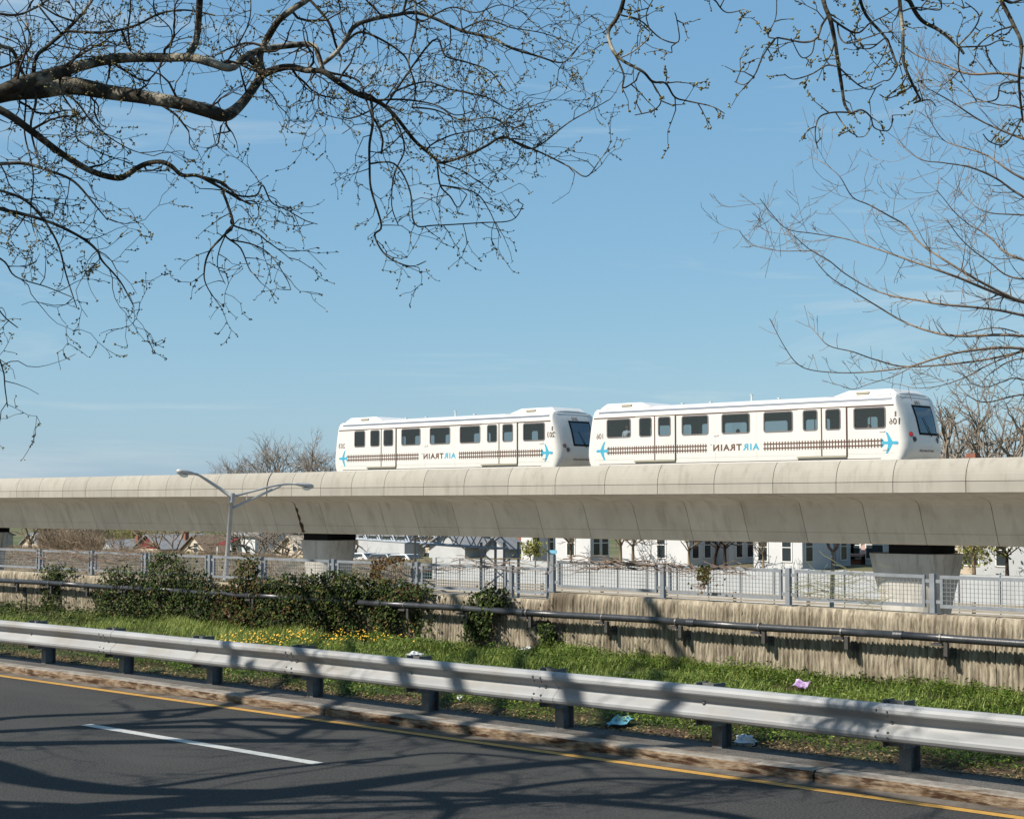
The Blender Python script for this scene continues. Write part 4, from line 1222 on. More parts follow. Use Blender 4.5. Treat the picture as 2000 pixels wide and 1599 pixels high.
def house(x0, x1, D, depth, eave, ridge, wm, rm, label, axis='x', wins=(), swins=(), trimm=None, gable_m=None, porch=None):
    """x0,x1 world; eave, ridge heights above far ground; axis: direction of the ridge; wins: (x frac, z, w, h) on the front, swins on the right side"""
    zb = FZ((x0 + x1) / 2) if D > FARW + 9 else ZF
    o = thing('house', label, 'house', ((x0 + x1) / 2, D + depth / 2, zb))
    m = MB()
    m.box(x0, x1, D, D + depth, zb - .3, zb + eave)
    mk('wall', m, wm, o)
    e = .35; t = .14
    if axis == 'x':
        ym = D + depth / 2
        g = MB()
        g.xprism([(D + .01, zb + eave), (D + depth - .01, zb + eave), (ym, zb + ridge)], x0 + .01, x1 - .01)
        mk('gable', g, gable_m or wm, o)
        k = (ridge - eave) / (depth / 2)
        r_ = MB()
        r_.xprism([(D - e, zb + eave - e * k + .02), (ym, zb + ridge + .02), (ym, zb + ridge + .02 + t), (D - e, zb + eave - e * k + .02 + t)], x0 - e, x1 + e)
        r_.xprism([(ym, zb + ridge + .02), (D + depth + e, zb + eave - e * k + .02), (D + depth + e, zb + eave - e * k + .02 + t), (ym, zb + ridge + .02 + t)], x0 - e, x1 + e)
        rf = mk('roof', r_, rm, o)
    else:
        xm = (x0 + x1) / 2
        g = MB()
        g.yprism([(x0 + .01, zb + eave), (x1 - .01, zb + eave), (xm, zb + ridge)], D + .01, D + depth - .01)
        mk('gable', g, gable_m or wm, o)
        k = (ridge - eave) / ((x1 - x0) / 2)
        r_ = MB()
        r_.yprism([(x0 - e, zb + eave - e * k + .02), (xm, zb + ridge + .02), (xm, zb + ridge + .02 + t), (x0 - e, zb + eave - e * k + .02 + t)], D - e, D + depth + e)
        r_.yprism([(xm, zb + ridge + .02), (x1 + e, zb + eave - e * k + .02), (x1 + e, zb + eave - e * k + .02 + t), (xm, zb + ridge + .02 + t)], D - e, D + depth + e)
        rf = mk('roof', r_, rm, o)
    cxx = x0 + (x1 - x0) * .7; cyy = D + depth * .6
    mk('chimney', MB().box(cxx - .3, cxx + .3, cyy - .3, cyy + .3, zb + eave, zb + ridge + .6), M_hbrick, rf)
    for (fx0, z_, w_, h_) in wins:
        xx = x0 + (x1 - x0) * fx0
        w = mk('window', MB().box(xx - w_ / 2 - .08, xx + w_ / 2 + .08, D - .05, D + .002, zb + z_ - .08, zb + z_ + h_ + .08), trimm or M_trim, o)
        mk('pane', MB().box(xx - w_ / 2, xx + w_ / 2, D - .062, D - .05, zb + z_, zb + z_ + h_ / 2 - .03).box(xx - w_ / 2, xx + w_ / 2, D - .062, D - .05, zb + z_ + h_ / 2 + .03, zb + z_ + h_), M_hglass, w)
    for (fy, z_, w_, h_) in swins:
        yy = D + depth * fy
        w = mk('window', MB().box(x1 - .002, x1 + .05, yy - w_ / 2 - .08, yy + w_ / 2 + .08, zb + z_ - .08, zb + z_ + h_ + .08), trimm or M_trim, o)
        mk('pane', MB().box(x1 + .05, x1 + .062, yy - w_ / 2, yy + w_ / 2, zb + z_, zb + z_ + h_ / 2 - .03).box(x1 + .05, x1 + .062, yy - w_ / 2, yy + w_ / 2, zb + z_ + h_ / 2 + .03, zb + z_ + h_), M_hglass, w)
    if porch:
        pa, pb, ph, pm = porch
        xa, xb = x0 + (x1 - x0) * pa, x0 + (x1 - x0) * pb
        pr = MB().xprism([(D - 2.2, zb + ph - .4), (D - .01, zb + ph + .3), (D - .01, zb + ph + .45), (D - 2.2, zb + ph - .28)], xa, xb)
        p_ = mk('porch_roof', pr, pm, o)
        for xx in (xa + .15, xb - .15):
            mk('porch_post', MB().box(xx - .07, xx + .07, D - 2.1, D - 1.96, zb, zb + ph - .4), M_trim, p_)
    return o
hx = lambda px, D=90: X(px, 1085, D)
def npx(px_r, px_side, D):
    """depth of a house whose right side is px_side wide"""
    a = X(px_r, 1085, D)
    lo, hi = .5, 30
    for _ in range(40):
        mid = (lo + hi) / 2
        q = Vector((a, D + mid, EYE - 3)) - Vector((0, 0, EYE))
        px = 1000 + F * q.dot(_r) / q.dot(_f)
        if px < px_side: lo = mid
        else: hi = mid
    return mid
W2 = [(.2, 3.9, .85, 1.5), (.5, 3.9, .85, 1.5), (.8, 3.9, .85, 1.5), (.3, .9, .9, 1.6), (.7, .9, .9, 1.6)]
house(hx(1085, 84), hx(1153, 84), 84, npx(1153, 1190, 84), 5.2, 6.3, M_hwhite, M_rgrey, 'white house with grey eaves left of the tree trunks behind the pale wall', wins=[(0.45, 0.42, 0.62, 1.65)], swins=[(0.3, 0.42, 0.62, 1.65), (0.75, 0.42, 0.62, 1.65)])
house(hx(1214, 84), hx(1346, 84), 84, npx(1346, 1397, 84), 5.3, 6.4, M_hwhite, M_rgrey, 'broad white house in branch shadow left of the leaning tree trunk', wins=[(0.6, 0.42, 0.62, 1.65)], swins=[(0.22, 0.42, 0.62, 1.65), (0.68, 0.42, 0.62, 1.65)])
house(hx(1372, 87), hx(1424, 87), 87, npx(1424, 1471, 87), 5.3, 6.5, M_hwhite, M_rgrey, 'narrow white house with a lean-to roof behind the forked dark trunk', wins=[], swins=[(0.4, 0.42, 0.62, 1.65), (0.85, 0.42, 0.62, 1.65)])
house(hx(1472, 84), hx(1567, 84), 84, npx(1567, 1628, 84), 5.4, 6.5, M_hwhite, M_rgrey, 'white house with two tall front windows left of the forked slim pole', wins=[(0.2, 0.42, 0.62, 1.65), (0.69, 0.42, 0.62, 1.65)], swins=[(0.2, 0.42, 0.7, 1.75)])
house(hx(1618, 88), hx(1633, 88), 88, npx(1633, 1661, 88), 5.4, 6.4, M_hgrey, M_rgrey, 'narrow pale grey house right of the forked slim pole', swins=[(0.5, 0.42, 0.62, 1.65)])
house(hx(1652, 92), hx(1680, 92), 92, 7, .55, 1.15, M_hbrick, M_rpink, 'low brick house with a faded pink roof left of the right pier', wins=[(0.3, 0.42, 0.62, 1.65), (0.7, 0.42, 0.62, 1.65)])
house(hx(1690, 92), hx(1728, 92), 92, 6, 5.0, 6.2, M_hgrey, M_rgrey, 'grey house with balcony rail partly behind the right pier', wins=[(0.5, 0.42, 1.2, 1.75)])
house(hx(1860,  86), hx(1905,  86),  86, npx(1905, 1925,  86), 5.0, 6.2, M_hcream, M_rgrey, 'cream house with a white framed window behind the budding tree', wins=[(0.8, 0.42, 0.9, 1.75)])
house(hx(1935, 88), hx(2060, 88) , 86, 8, 5.2, 6.4, M_hgrey, M_rgrey, 'grey house at the right edge of the view with one white window', wins=[(0.43, 0.42, 0.6, 1.75)])
house(hx(1018, 84), hx(1042, 84), 84, npx(1042, 1086, 84), 5.2, 6.3, M_hwhite, M_rgrey, 'white house with shaded grey side left of the small blue sign', swins=[(0.1, 0.42, 0.62, 1.65), (0.72, 0.42, 0.62, 1.65)])
house(hx(945, 100), hx(965, 100), 100, npx(965, 993, 100), 5.4, 6.4, M_hgrey, M_rgrey, 'tall grey house rising behind the right end of the gantry', swins=[(.5, 3.0, .8, 1.4)])
house(hx(860, 104), hx(912, 104), 104, npx(912, 945, 104), 5.6, 6.6, M_hwhite, M_rgrey, 'white house behind the middle of the gantry', wins=[(.5, 2.6, .9, 1.5)], swins=[(.5, 2.6, .8, 1.5)])
house(hx(700, 110), hx(790, 110), 110, 9, 5.8, 7.2, M_hgrey, M_rgrey, 'long dark grey terrace behind the left end of the gantry', wins=[(.12, .6, 1.3, 2.6), (.32, .6, 1.3, 2.6), (.52, .6, 1.3, 2.6), (.72, .6, 1.3, 2.6), (.9, .6, 1.3, 2.6)])
house(hx(798, 112), hx(850, 112), 112, 9, 5.8, 7.2, M_hcream, M_rgrey, 'pale stone house right of the dark terrace', wins=[(.3, 2.6, .9, 1.5), (.7, 2.6, .9, 1.5)])
house(hx(838, 86), hx(908, 86), 86, 5, .75, 1.75, M_hgrey, M_rgrey, 'low garage with a dark gabled roof under the gantry', axis='y')
house(hx(950, 87), hx(986, 87), 87, 4, .7, 1.4, M_hgrey, M_rgrey, 'small shed with a gabled roof at the foot of the gantry', axis='y')
def house_px(p0, p1, ya, ye, D, depth, wm, rm, label, **k):
    x0, x1 = X(p0, 1075, D), X(p1, 1075, D); zb = FZ((x0 + x1) / 2); pm = (p0 + p1) / 2
    return house(x0, x1, D, depth, Z(pm, ye, D) - zb, Z(pm, ya, D) - zb, wm, rm, label, **k)
house_px(538, 592, 1048, 1078, 128, 7, M_hcream, M_hcream, 'cream gabled house with a blue window behind the big bare tree', axis='y', wins=[(.72, 3.2, .9, 1.2)])
house_px(508, 536, 1043, 1074, 132, 8, M_hgrey, M_rgrey, 'grey roofed house left of the big bare tree')
house_px(446, 498, 1030, 1046, 128, 7, M_hwhite, M_rgrey, 'white house with red awnings right of the street lamp', wins=[(.25, 2.4, .9, 1.2), (.75, 2.4, .9, 1.2)], porch=(0.05, 0.45, 4.1, M_rred))
house_px(352, 405, 1047, 1077, 128, 11, M_hcream, M_rbrown, 'cream house with steep brown roof left of the street lamp', axis='y', wins=[(.58, 2.6, .9, 1.2)])
house_px(262, 314, 1045, 1071, 128, 9, M_hcream, M_rgrey, 'house with a long grey roof and a dark red gable', axis='y', gable_m=M_rred, wins=[(.3, 1.2, .9, 1.2)])
house_px(232, 250, 1062, 1064, 134, 6, M_hcream, M_rgrey, 'small pale flat roofed garage beside the yellow green tree')
house_px(186, 226, 1055, 1076, 130, 8, M_hgrey, M_rgrey, 'grey roofed house behind the dark forked tree at the left', axis='y')
house_px(42, 76, 1042, 1062, 128, 8, M_hcream, M_rgrey, 'cream gabled house right of the leftmost pier', axis='y', wins=[(.66, 3.0, .9, 1.3)])
for k, (p, D, lab) in enumerate(((-120, 138, 'distant cream house beyond the left edge of the view'), (640, 160, 'distant house behind the left pier'), (120, 165, 'distant grey house behind the brown brush at the left'), (2150, 96, 'house beyond the right edge of the view'))):
    house(hx(p, D), hx(p, D) + 9, D, 9, 3.6, 5.4, [M_hcream, M_hgrey][k % 2], M_rgrey, lab, wins=[(.3, 1, .9, 1.3), (.7, 1, .9, 1.3)])

def parked_car(px, D, paint, label, group):
    x = hx(px, D); z = ZF - 1.33
    o = thing('parked_car', label, 'car', (x, D, z), group=group)
    pr = [(-2.2, .35), (-2.15, .75), (-1.3, .92), (-.75, 1.42), (.9, 1.45), (1.6, .98), (2.15, .85), (2.2, .35)]
    V = []; 
    for y_, ins in ((-.86, 1), (.86, 1)):
        V += [(x + a_, D + y_ * (.82 if b_ > 1.2 else 1), z + b_) for a_, b_ in pr]
    n = len(pr)
    Fc = [((i + 1) % n, i, n + i, n + (i + 1) % n) for i in range(n)] + [tuple(range(n)), tuple(range(n, 2 * n))[::-1]]
    mk('body', (V, Fc), paint, o, bevel=.06)
    mk('side_glass', MB().add([(x - 1.12, D - .855, z + .98), (x + 1.4, D - .855, z + .98), (x + .85, D - .735, z + 1.39), (x - .70, D - .735, z + 1.37)], [(0, 1, 2, 3)]), M_hglass, o)
    mk('windscreen', MB().add([(x + .95, D - .66, z + 1.43), (x + .95, D + .66, z + 1.43), (x + 1.60, D + .74, z + 1.02), (x + 1.60, D - .74, z + 1.02)], [(0, 3, 2, 1)]), M_hglass, o)
    for a_ in (-1.35, 1.35):
        for s_ in (-.88, .88):
            mk('wheel', MB().tube([(x + a_, D + s_ - .09, z + .32), (x + a_, D + s_ + .09, z + .32)], .32, 14), M_tyre, o)
parked_car(706, 84.6, M_carw, 'white car parked nearest the left pier beyond the far wall', 'cars parked behind the far wall')
parked_car(752, 84.8, M_cars, 'silver car parked between the white cars beyond the far wall', 'cars parked behind the far wall')
parked_car(789, 84.6, M_carw, 'white car parked left of the slim pole by the gantry', 'cars parked behind the far wall')

# ================================================================== WOODY PLANTS
class Wood:
    def __init__(s): s.V = []; s.F = []; s.n = 0; s.buds = []
    def tube(s, pts, rad, n=3):
        V, Fc = tube_arrays(pts, rad, n)
        s.V.append(V); s.F.append(np.array(Fc, np.int32) + s.n); s.n += len(V)
    def build(s, name, m, parent, **k):
        if s.V: return mk_np(name, np.concatenate(s.V), np.concatenate(s.F), m, parent, **k)
def rv(s=1.0):
    return Vector((rng.gauss(0, s), rng.gauss(0, s), rng.gauss(0, s)))
def grow(w, p, d, L, r, depth, o):
    """one twig with its side twigs; o: wiggle, bias, spread, density, bud"""
    n = max(3, int(L / o['seg']))
    pts = [p]; d = d.normalized()
    for i in range(n):
        d = (d + rv(o['wig']) + o['bias'] * o['pull']).normalized()
        if o.get('flat') : pass
        p = p + d * (L / n); pts.append(p)
    rr = [max(o['rmin'], r * (1 - .75 * i / n)) for i in range(n + 1)]
    w.tube(pts, rr, 4 if r > .008 else 3)
    if o['bud']:
        for i in range(1, n + 1):
            if depth <= 1 and rng.random() < o['bud'] * (1.0 if i < n else 3): w.buds.append((pts[i], (pts[i] - pts[i - 1]).normalized()))
    if depth > 0:
        for i in range(1, n + 1):
            if rng.random() < o['dens']:
                t = (pts[min(i, n)] - pts[i - 1]).normalized()
                side = rv().cross(t).normalized()
                a_ = R(rng.uniform(*o['ang']))
                nd = t * math.cos(a_) + side * math.sin(a_)
                grow(w, pts[i], nd, L * rng.uniform(.35, .7) * (1.15 - .45 * i / n), max(o['rmin'], rr[i] * .65), depth - 1, o)
def smooth_path(pts, rad, k=4):
    """Catmull-Rom through traced points"""
    P_ = [pts[0]] + list(pts) + [pts[-1]]
    out = []; ro = []
    for i in range(1, len(P_) - 2):
        for j in range(k):
            t = j / k; p0, p1, p2, p3 = P_[i - 1:i + 3]
            out.append(.5 * ((2 * p1) + (p2 - p0) * t + (2 * p0 - 5 * p1 + 4 * p2 - p3) * t * t + (3 * p1 - p0 - 3 * p2 + p3) * t ** 3))
            ro.append(rad[i - 1] * (1 - t) + rad[min(i, len(rad) - 1)] * t)
    out.append(pts[-1]); ro.append(rad[-1])
    return out, ro
def buds_mesh(name, buds, size, parent, m=None):
    """each bud: a pointed, slightly opened scale cluster of eight faces"""
    if not buds: return
    V = []; Fc = []; tone = []
    for p, d in buds:
        for q in range(rng.choice((1, 2, 2, 3))):
            dd = (d + rv(.55)).normalized(); s_ = size * rng.uniform(.6, 1.35)
            a_ = dd.cross(Vector((.3, .5, .8))).normalized(); b_ = dd.cross(a_)
            c0 = len(V); base = p + rv(size * .25)
            V += [base, base + dd * s_ * .45 + a_ * s_ * .34, base + dd * s_ * .45 + b_ * s_ * .30, base + dd * s_ * .45 - a_ * s_ * .34, base + dd * s_ * .45 - b_ * s_ * .30, base + dd * s_]
            for k in range(4):
                Fc += [(c0, c0 + 1 + (k + 1) % 4, c0 + 1 + k), (c0 + 5, c0 + 1 + k, c0 + 1 + (k + 1) % 4)]
            t = rng.random(); tone += [min(1, max(0, t + rng.uniform(-.15, .15))) for _ in range(8)]
    mk_np(name, [tuple(v) for v in V], Fc, m or M_bud, parent, tone=tone, kind='stuff')

# ---- the plane tree whose limbs reach in from the left
o1 = dict(seg=.065, wig=.32, bias=Vector((.1, .1, -.2)), pull=.10, ang=(28, 75), dens=.46, bud=.6, rmin=.0020)
tree1 = thing('plane_tree', 'large budding plane tree reaching its crooked limbs in from the left', 'tree', (-13.2, 1.2, .12))
Tb = Vector((-13.2, 1.2, 0))
crown_pt = Vector((-12.6, 1.6, 4.6))
tr = [Tb + Vector((0, 0, -.1)), Tb + Vector((.02, 0, .5)), Tb + Vector((.1, .05, 1.6)), Tb + Vector((.3, .2, 3.2)), crown_pt, crown_pt + Vector((.1, .0, 2.5)), crown_pt + Vector((-.3, -.2, 5)), crown_pt + Vector((.2, .2, 8.5))]
sp, sr = smooth_path(tr, [.50, .40, .34, .32, .30, .24, .16, .05])
mk('trunk', MB().tube(sp, sr, 14), M_bark, tree1, smooth=True)
def zdep(px):        # distance from the camera of the traced limbs
    return np.interp(px, [-600, 0, 500, 900, 1200], [10.2, 10.8, 11.4, 11.9, 12.3])
tw1 = Wood()
PATHS = {}
def traced(pix, wid, tree, depth_fn, name='limb', m=M_bark, off=0.0, start=None, wood=None, opts=None, kids=(.0, 0), nside=8, kid_len=(.3, .8), kid_depth=2, drift=None):
    """a limb traced in photo pixels at real distances; wid in photo pixels; then its side twigs"""
    pts = []
    ph = rng.uniform(0, 6)
    for i, (a_, b_) in enumerate(pix):
        dz = off * min(1, i / 3.0) + (drift or .25) * math.sin(i * .8 + ph) * min(1, i / 4.0)
        pts.append(PZ(a_, b_, depth_fn(a_) + dz))
    rad = [w_ / 2 / F * depth_fn(p[0]) for w_, p in zip(np.interp(np.linspace(0, 1, len(pix)), np.linspace(0, 1, len(wid)), wid), pix)]
    known = PATHS.setdefault(tree.name, [])
    if start is None and known:
        arr = np.array(known); dd = np.linalg.norm(arr - np.array(tuple(pts[0])), axis=1); k_ = int(dd.argmin())
        if dd[k_] < .06: pts[0] = Vector(arr[k_])
        elif dd[k_] < 3.0: pts = [Vector(arr[k_])] + pts; rad = [rad[0] * 1.1] + rad
    if start is not None:
        pts = [start] + pts; rad = [rad[0] * 1.25] + rad
    sp, sr = smooth_path(pts, rad, 5)
    known += [tuple(q) for q in sp]
    mk(name, MB().tube(sp, sr, nside), m, tree, smooth=True)
    if wood is not None and kids[1]:
        cum = 0
        for i in range(2, len(sp)):
            seg = (sp[i] - sp[i - 1]); cum += seg.length
            if sp[i].y < 0 or (start is not None and i < 6): continue
            if cum > kids[0]:
                cum = rng.uniform(-.3, .1) * kids[0]
                for q in range(kids[1]):
                    t = seg.normalized(); side = rv().cross(t).normalized(); an = R(rng.uniform(35, 85))
                    nd = t * math.cos(an) + side * math.sin(an)
                    grow(wood, sp[i], nd, rng.uniform(*kid_len), min(.010, max(.004, sr[i] * .5)), kid_depth, opts)
    return sp, sr
K = dict(tree=tree1, depth_fn=zdep, wood=tw1, opts=o1)
L0 = crown_pt + Vector((.15, .1, -.2))
spA, _ = traced([(-520, 240), (-250, 225), (-100, 205), (0, 180), (35, 165), (95, 147), (150, 131), (200, 119), (250, 113), (320, 113), (375, 113), (410, 122), (450, 133), (475, 115), (510, 98), (560, 90), (610, 88), (622, 110), (630, 135)], [52, 42, 34, 29, 27, 26, 22, 21, 20, 19, 18, 17, 15, 14, 13, 12, 11, 10, 9], start=L0, kids=(.40, 2), kid_len=(.35, .8), **K)
traced([(-400, 246), (-200, 226), (-60, 202), (20, 184), (80, 176), (140, 168), (210, 180), (280, 190), (350, 202), (405, 217), (440, 226), (470, 205), (500, 165), (515, 145), (560, 131), (600, 138), (630, 140), (660, 160), (700, 185), (740, 200), (770, 225), (810, 275), (845, 305), (863, 318), (920, 300), (950, 285), (985, 268), (1030, 290), (1060, 280), (1110, 240), (1160, 212), (1190, 195)],
       [30, 28, 27, 29, 36, 36, 30, 27, 25, 25, 24, 20, 18, 17, 14, 12, 11, 11, 10, 9, 8, 7, 6, 6, 5.5, 5, 4.5, 4, 3, 2.6, 2, 1.6], kids=(.14, 1), kid_len=(.25, .65), **K)
traced([(-420, 30), (-250, 120), (-120, 165), (0, 215), (60, 255), (120, 300), (180, 335), (230, 348), (250, 340), (280, 322), (312, 316), (335, 325), (355, 342), (385, 343), (410, 355), (440, 372), (465, 388), (490, 398)], [28, 22, 18, 15, 14, 13, 12, 12, 11, 10, 9, 9, 8, 7, 6, 5, 4, 3], start=crown_pt + Vector((.1, 0, 1.2)), kids=(.55, 1), kid_len=(.25, .5), **K)
traced([(376, 113), (381, 85), (386, 60), (390, 0), (394, -120), (380, -260), (420, -420)], [15, 14, 13, 13, 11, 9, 5], kids=(.5, 1), kid_len=(.5, .9), **K)
traced([(515, 148), (508, 118), (512, 95), (524, 72), (545, 40), (575, 16), (604, -4), (660, -60), (760, -150), (820, -300)], [13, 13, 13, 14, 13, 12, 12, 10, 8, 4], kids=(.4, 1), kid_len=(.4, .8), **K)
sm = dict(kids=(.12, 1), kid_len=(.16, .45), nside=5, kid_depth=1, **K)
md = dict(kids=(.115, 1), kid_len=(.22, .62), nside=5, kid_depth=2, **K)
for pix, wid in [
    ([(863, 318), (860, 362), (880, 385), (895, 405), (912, 380)], [4, 2]),
    ([(1000, 285), (1060, 300), (1110, 325), (1145, 345), (1170, 315), (1188, 290)], [4, 1.6]),
    ([(718, 195), (728, 240), (722, 280), (722, 320), (725, 370), (745, 440), (732, 460), (755, 500), (800, 520), (832, 510)], [6, 5, 4, 2]),
    ([(735, 240), (747, 270), (745, 298)], [5, 4]),
    ([(720, 312), (770, 320), (800, 370), (810, 437), (850, 440), (940, 435), (1000, 430), (1022, 400)], [4, 2]),
    ([(862, 365), (925, 375), (955, 410), (978, 465)], [3.5, 1.6]),
    ([(770, 235), (790, 290), (770, 340), (765, 400), (778, 440)], [4, 2]),
    ([(845, 80), (870, 110), (912, 122), (960, 142), (990, 190)], [4, 2]),
    ([(862, 318), (905, 335), (930, 352), (965, 375)], [3, 1.6]),
    ([(437, 372), (445, 400), (455, 440), (435, 462), (410, 490), (400, 520), (402, 555), (430, 598)], [6, 5, 4, 1.6]),
    ([(385, 343), (430, 355), (450, 370), (465, 382), (500, 382), (513, 362), (530, 395), (560, 410), (595, 430), (620, 438)], [6, 4, 3, 1.6]),
    ([(455, 440), (500, 455), (520, 470), (548, 490), (572, 510)], [4, 1.6]),
    ([(440, 460), (470, 485), (490, 530), (515, 541)], [4, 1.6]),
    ([(450, 470), (495, 478), (530, 500), (560, 545), (568, 566)], [3.5, 1.4]),
    ([(438, 462), (428, 490), (425, 520), (440, 555)], [3, 1.4]),
    ([(465, 388), (500, 395), (505, 420), (490, 440)], [3, 1.4]),
]: traced(pix, wid, **sm)
for pix, wid in [
    ([(-200, 330), (-80, 380), (0, 408), (40, 417), (100, 435), (160, 465), (190, 490), (200, 510), (235, 550), (262, 600)], [10, 8, 7, 6, 5, 4, 2]),
    ([(-150, 330), (0, 320), (50, 320), (100, 335), (145, 355), (185, 400), (210, 430)], [8, 7, 5, 2]),
    ([(-100, 350), (0, 372), (60, 400), (110, 470), (130, 540), (150, 600)], [6, 5, 2]),
    ([(-100, 60), (0, 90), (25, 100), (45, 145), (70, 190), (60, 250), (80, 330)], [9, 8, 6, 3]),
    ([(65, 143), (72, 110), (100, 85), (140, 50), (180, 0), (200, -60)], [9, 8, 7, 5]),
    ([(130, 62), (200, 64), (260, 52), (310, 28), (360, 20), (420, 30)], [6, 5, 3]),
    ([(75, 10), (110, 30), (145, 42)], [4, 4]),
    ([(630, 138), (660, 100), (690, 55), (720, 40), (770, 30), (810, 25), (850, 37), (900, 60), (960, 75), (1000, 95), (1050, 110), (1100, 122), (1132, 90)], [9, 9, 8, 7, 6, 4, 2]),
    ([(655, 108), (680, 78), (705, 63), (745, 78), (785, 105), (800, 130), (815, 190)], [6, 5, 4, 2]),
    ([(590, -20), (625, 22), (645, 50), (655, 85), (665, 110)], [6, 5]),
    ([(805, -30), (812, 20), (812, 60), (798, 120), (812, 170), (805, 210)], [5, 4, 2]),
    ([(700, -20), (735, 20), (760, 35), (830, 0), (870, -20)], [4, 3]),
    ([(638, 140), (680, 150), (702, 160), (712, 185), (730, 240)], [5, 3]),
    ([(740, 198), (790, 195), (850, 205), (890, 225), (930, 215)], [5, 3, 2]),
    ([(610, 142), (642, 165), (622, 190), (632, 222), (690, 240), (668, 262)], [3, 1.5]),
    ([(830, 40), (880, 15), (930, 25), (980, 10), (1030, 30)], [3.5, 1.6]),
    ([(770, 180), (830, 160), (880, 175), (950, 190), (1000, 215), (1060, 200)], [4, 3, 1.6]),
    ([(900, 60), (950, 40), (1000, 55), (1060, 65), (1125, 88)], [3.5, 1.6]),
    ([(800, 220), (850, 215), (905, 235), (960, 230), (1010, 250), (1035, 215)], [4, 2.5, 1.6]),
    ([(835, 290), (880, 265), (930, 255), (980, 240), (1040, 195)], [3.5, 1.6]),
    ([(255, 100), (250, 60), (255, 10), (250, -60)], [4, 3]),
    ([(330, 110), (335, 60), (300, 20), (310, -30)], [3, 2]),
    ([(440, 130), (480, 60), (490, 10), (480, -50)], [3.5, 2]),
    ([(120, 180), (150, 230), (150, 270), (200, 300), (260, 320)], [4, 3, 1.6]),
    ([(110, 180), (150, 200), (190, 250), (250, 290), (300, 305)], [5, 3, 1.6]),
    ([(50, 190), (48, 260), (65, 340), (60, 420), (75, 480)], [4, 3, 1.6]),
    ([(-100, 470), (0, 505), (30, 540), (90, 560), (140, 580)], [5, 3, 1.6]),
    ([(-150, 560), (-40, 570), (10, 620), (35, 640)], [4, 2]),
    ([(-150, 650), (-20, 690), (5, 720), (10, 760), (15, 795)], [4, 2]),
    ([(-60, 20), (20, 30), (60, 20), (110, -10)], [6, 4]),
    ([(-60, 130), (10, 130), (60, 90), (50, 30), (80, -20)], [6, 4, 3]),
]: traced(pix, wid, **md)
# limbs above the picture that shade the road and the rail (they belong to the same tree)
SHADE = []
def shade_limb(pix, h0, h1, r0, r1, kids=0, name='limb'):
    pts = []; need = 0
    def seen(p):
        q = p - Vector((0, 0, EYE)); z = q.dot(_f)
        return z > .2 and -120 < 1000 + F * q.dot(_r) / z < 2100 and 799.5 - F * q.dot(_u) / z > -140
    gs = [G(a_, b_, 0.0) for a_, b_ in pix]
    add = 0
    for _ in range(60):
        pts = [g + SUN_TO * ((h0 + add + (h1 - h0) * i / (len(pix) - 1)) / SUN_TO.z) for i, g in enumerate(gs)]
        if not any(seen(p) for p in pts): break
        add += .15
    rad = list(np.linspace(r0, r1, len(pix)) * 1.3)
    known = PATHS[tree1.name]
    base_ = [Vector((-12.9, 1.4, 5.0)), Vector((-12.6, 1.6, 7.1)), Vector((-12.9, 1.4, 9.6))]
    arr = np.array(base_ if not SHADE else [tuple(q) for q in SHADE]); dd = np.linalg.norm(arr - np.array(tuple(pts[0])), axis=1); k_ = int(dd.argmin())
    mid_ = (Vector(arr[k_]) + pts[0]) / 2
    if not seen(mid_): pts = [Vector(arr[k_])] + pts; rad = [rad[0] * 1.15] + rad
    sp, sr = smooth_path(pts, rad, 5)
    SHADE.extend(sp)
    mk(name, MB().tube(sp, sr, 8), M_bark, tree1, smooth=True)
    if kids:
        for i in range(4, len(sp), kids):
            t = (sp[i] - sp[i - 1]).normalized(); side = rv().cross(t).normalized()
            grow(tw1, sp[i], t * .6 + side * .8, rng.uniform(.8, 2.2), .022, 2, dict(o1, rmin=.006, seg=.14, dens=.38, wig=.2, bud=0))
shade_limb([(-500, 1440), (-120, 1480), (0, 1505), (60, 1522), (200, 1540), (350, 1546), (520, 1546), (700, 1548), (1000, 1554), (1350, 1582), (1500, 1610)], 4.4, 6.2, .17, .05, 9)
shade_limb([(690, 1548), (800, 1550), (860, 1562), (880, 1580), (862, 1599), (780, 1640)], 5.6, 6.2, .07, .03)
shade_limb([(-300, 1450), (0, 1452), (200, 1449), (450, 1446), (700, 1446)], 5.4, 7.0, .13, .09, 7)
shade_limb([(-300, 1440), (0, 1428), (250, 1414), (500, 1404), (700, 1420), (850, 1440), (960, 1455)], 5.8, 7.4, .10, .06, 6)
shade_limb([(0, 1403), (250, 1391), (450, 1378), (560, 1362)], 6.6, 7.6, .09, .06, 6)
shade_limb([(330, 1532), (500, 1506), (640, 1490), (760, 1478)], 5.8, 6.6, .05, .03, 5)
shade_limb([(250, 1420), (420, 1418), (600, 1420), (760, 1425)], 6.8, 7.4, .10, .06, 6)
shade_limb([(330, 1400), (560, 1350), (600, 1330), (640, 1300), (690, 1250)], 7.2, 8.6, .07, .045, 6)
shade_limb([(560, 1440), (680, 1380), (700, 1330), (720, 1290), (760, 1240)], 7.0, 8.6, .06, .04, 6)
shade_limb([(840, 1410), (900, 1370), (940, 1320), (980, 1280), (1040, 1235)], 7.0, 8.2, .075, .05, 6)
shade_limb([(900, 1440), (990, 1400), (1030, 1345), (1060, 1310), (1120, 1260)], 7.0, 8.2, .07, .045, 7)
shade_limb([(1130, 1470), (1230, 1420), (1300, 1370), (1340, 1330), (1420, 1290)], 6.8, 8.0, .09, .06, 7)
shade_limb([(1180, 1480), (1210, 1400), (1260, 1350), (1290, 1310)], 6.8, 7.6, .05, .03, 7)
shade_limb([(-200, 1560), (100, 1570), (250, 1580), (420, 1592), (560, 1610)], 5.0, 6.0, .06, .03, 5)
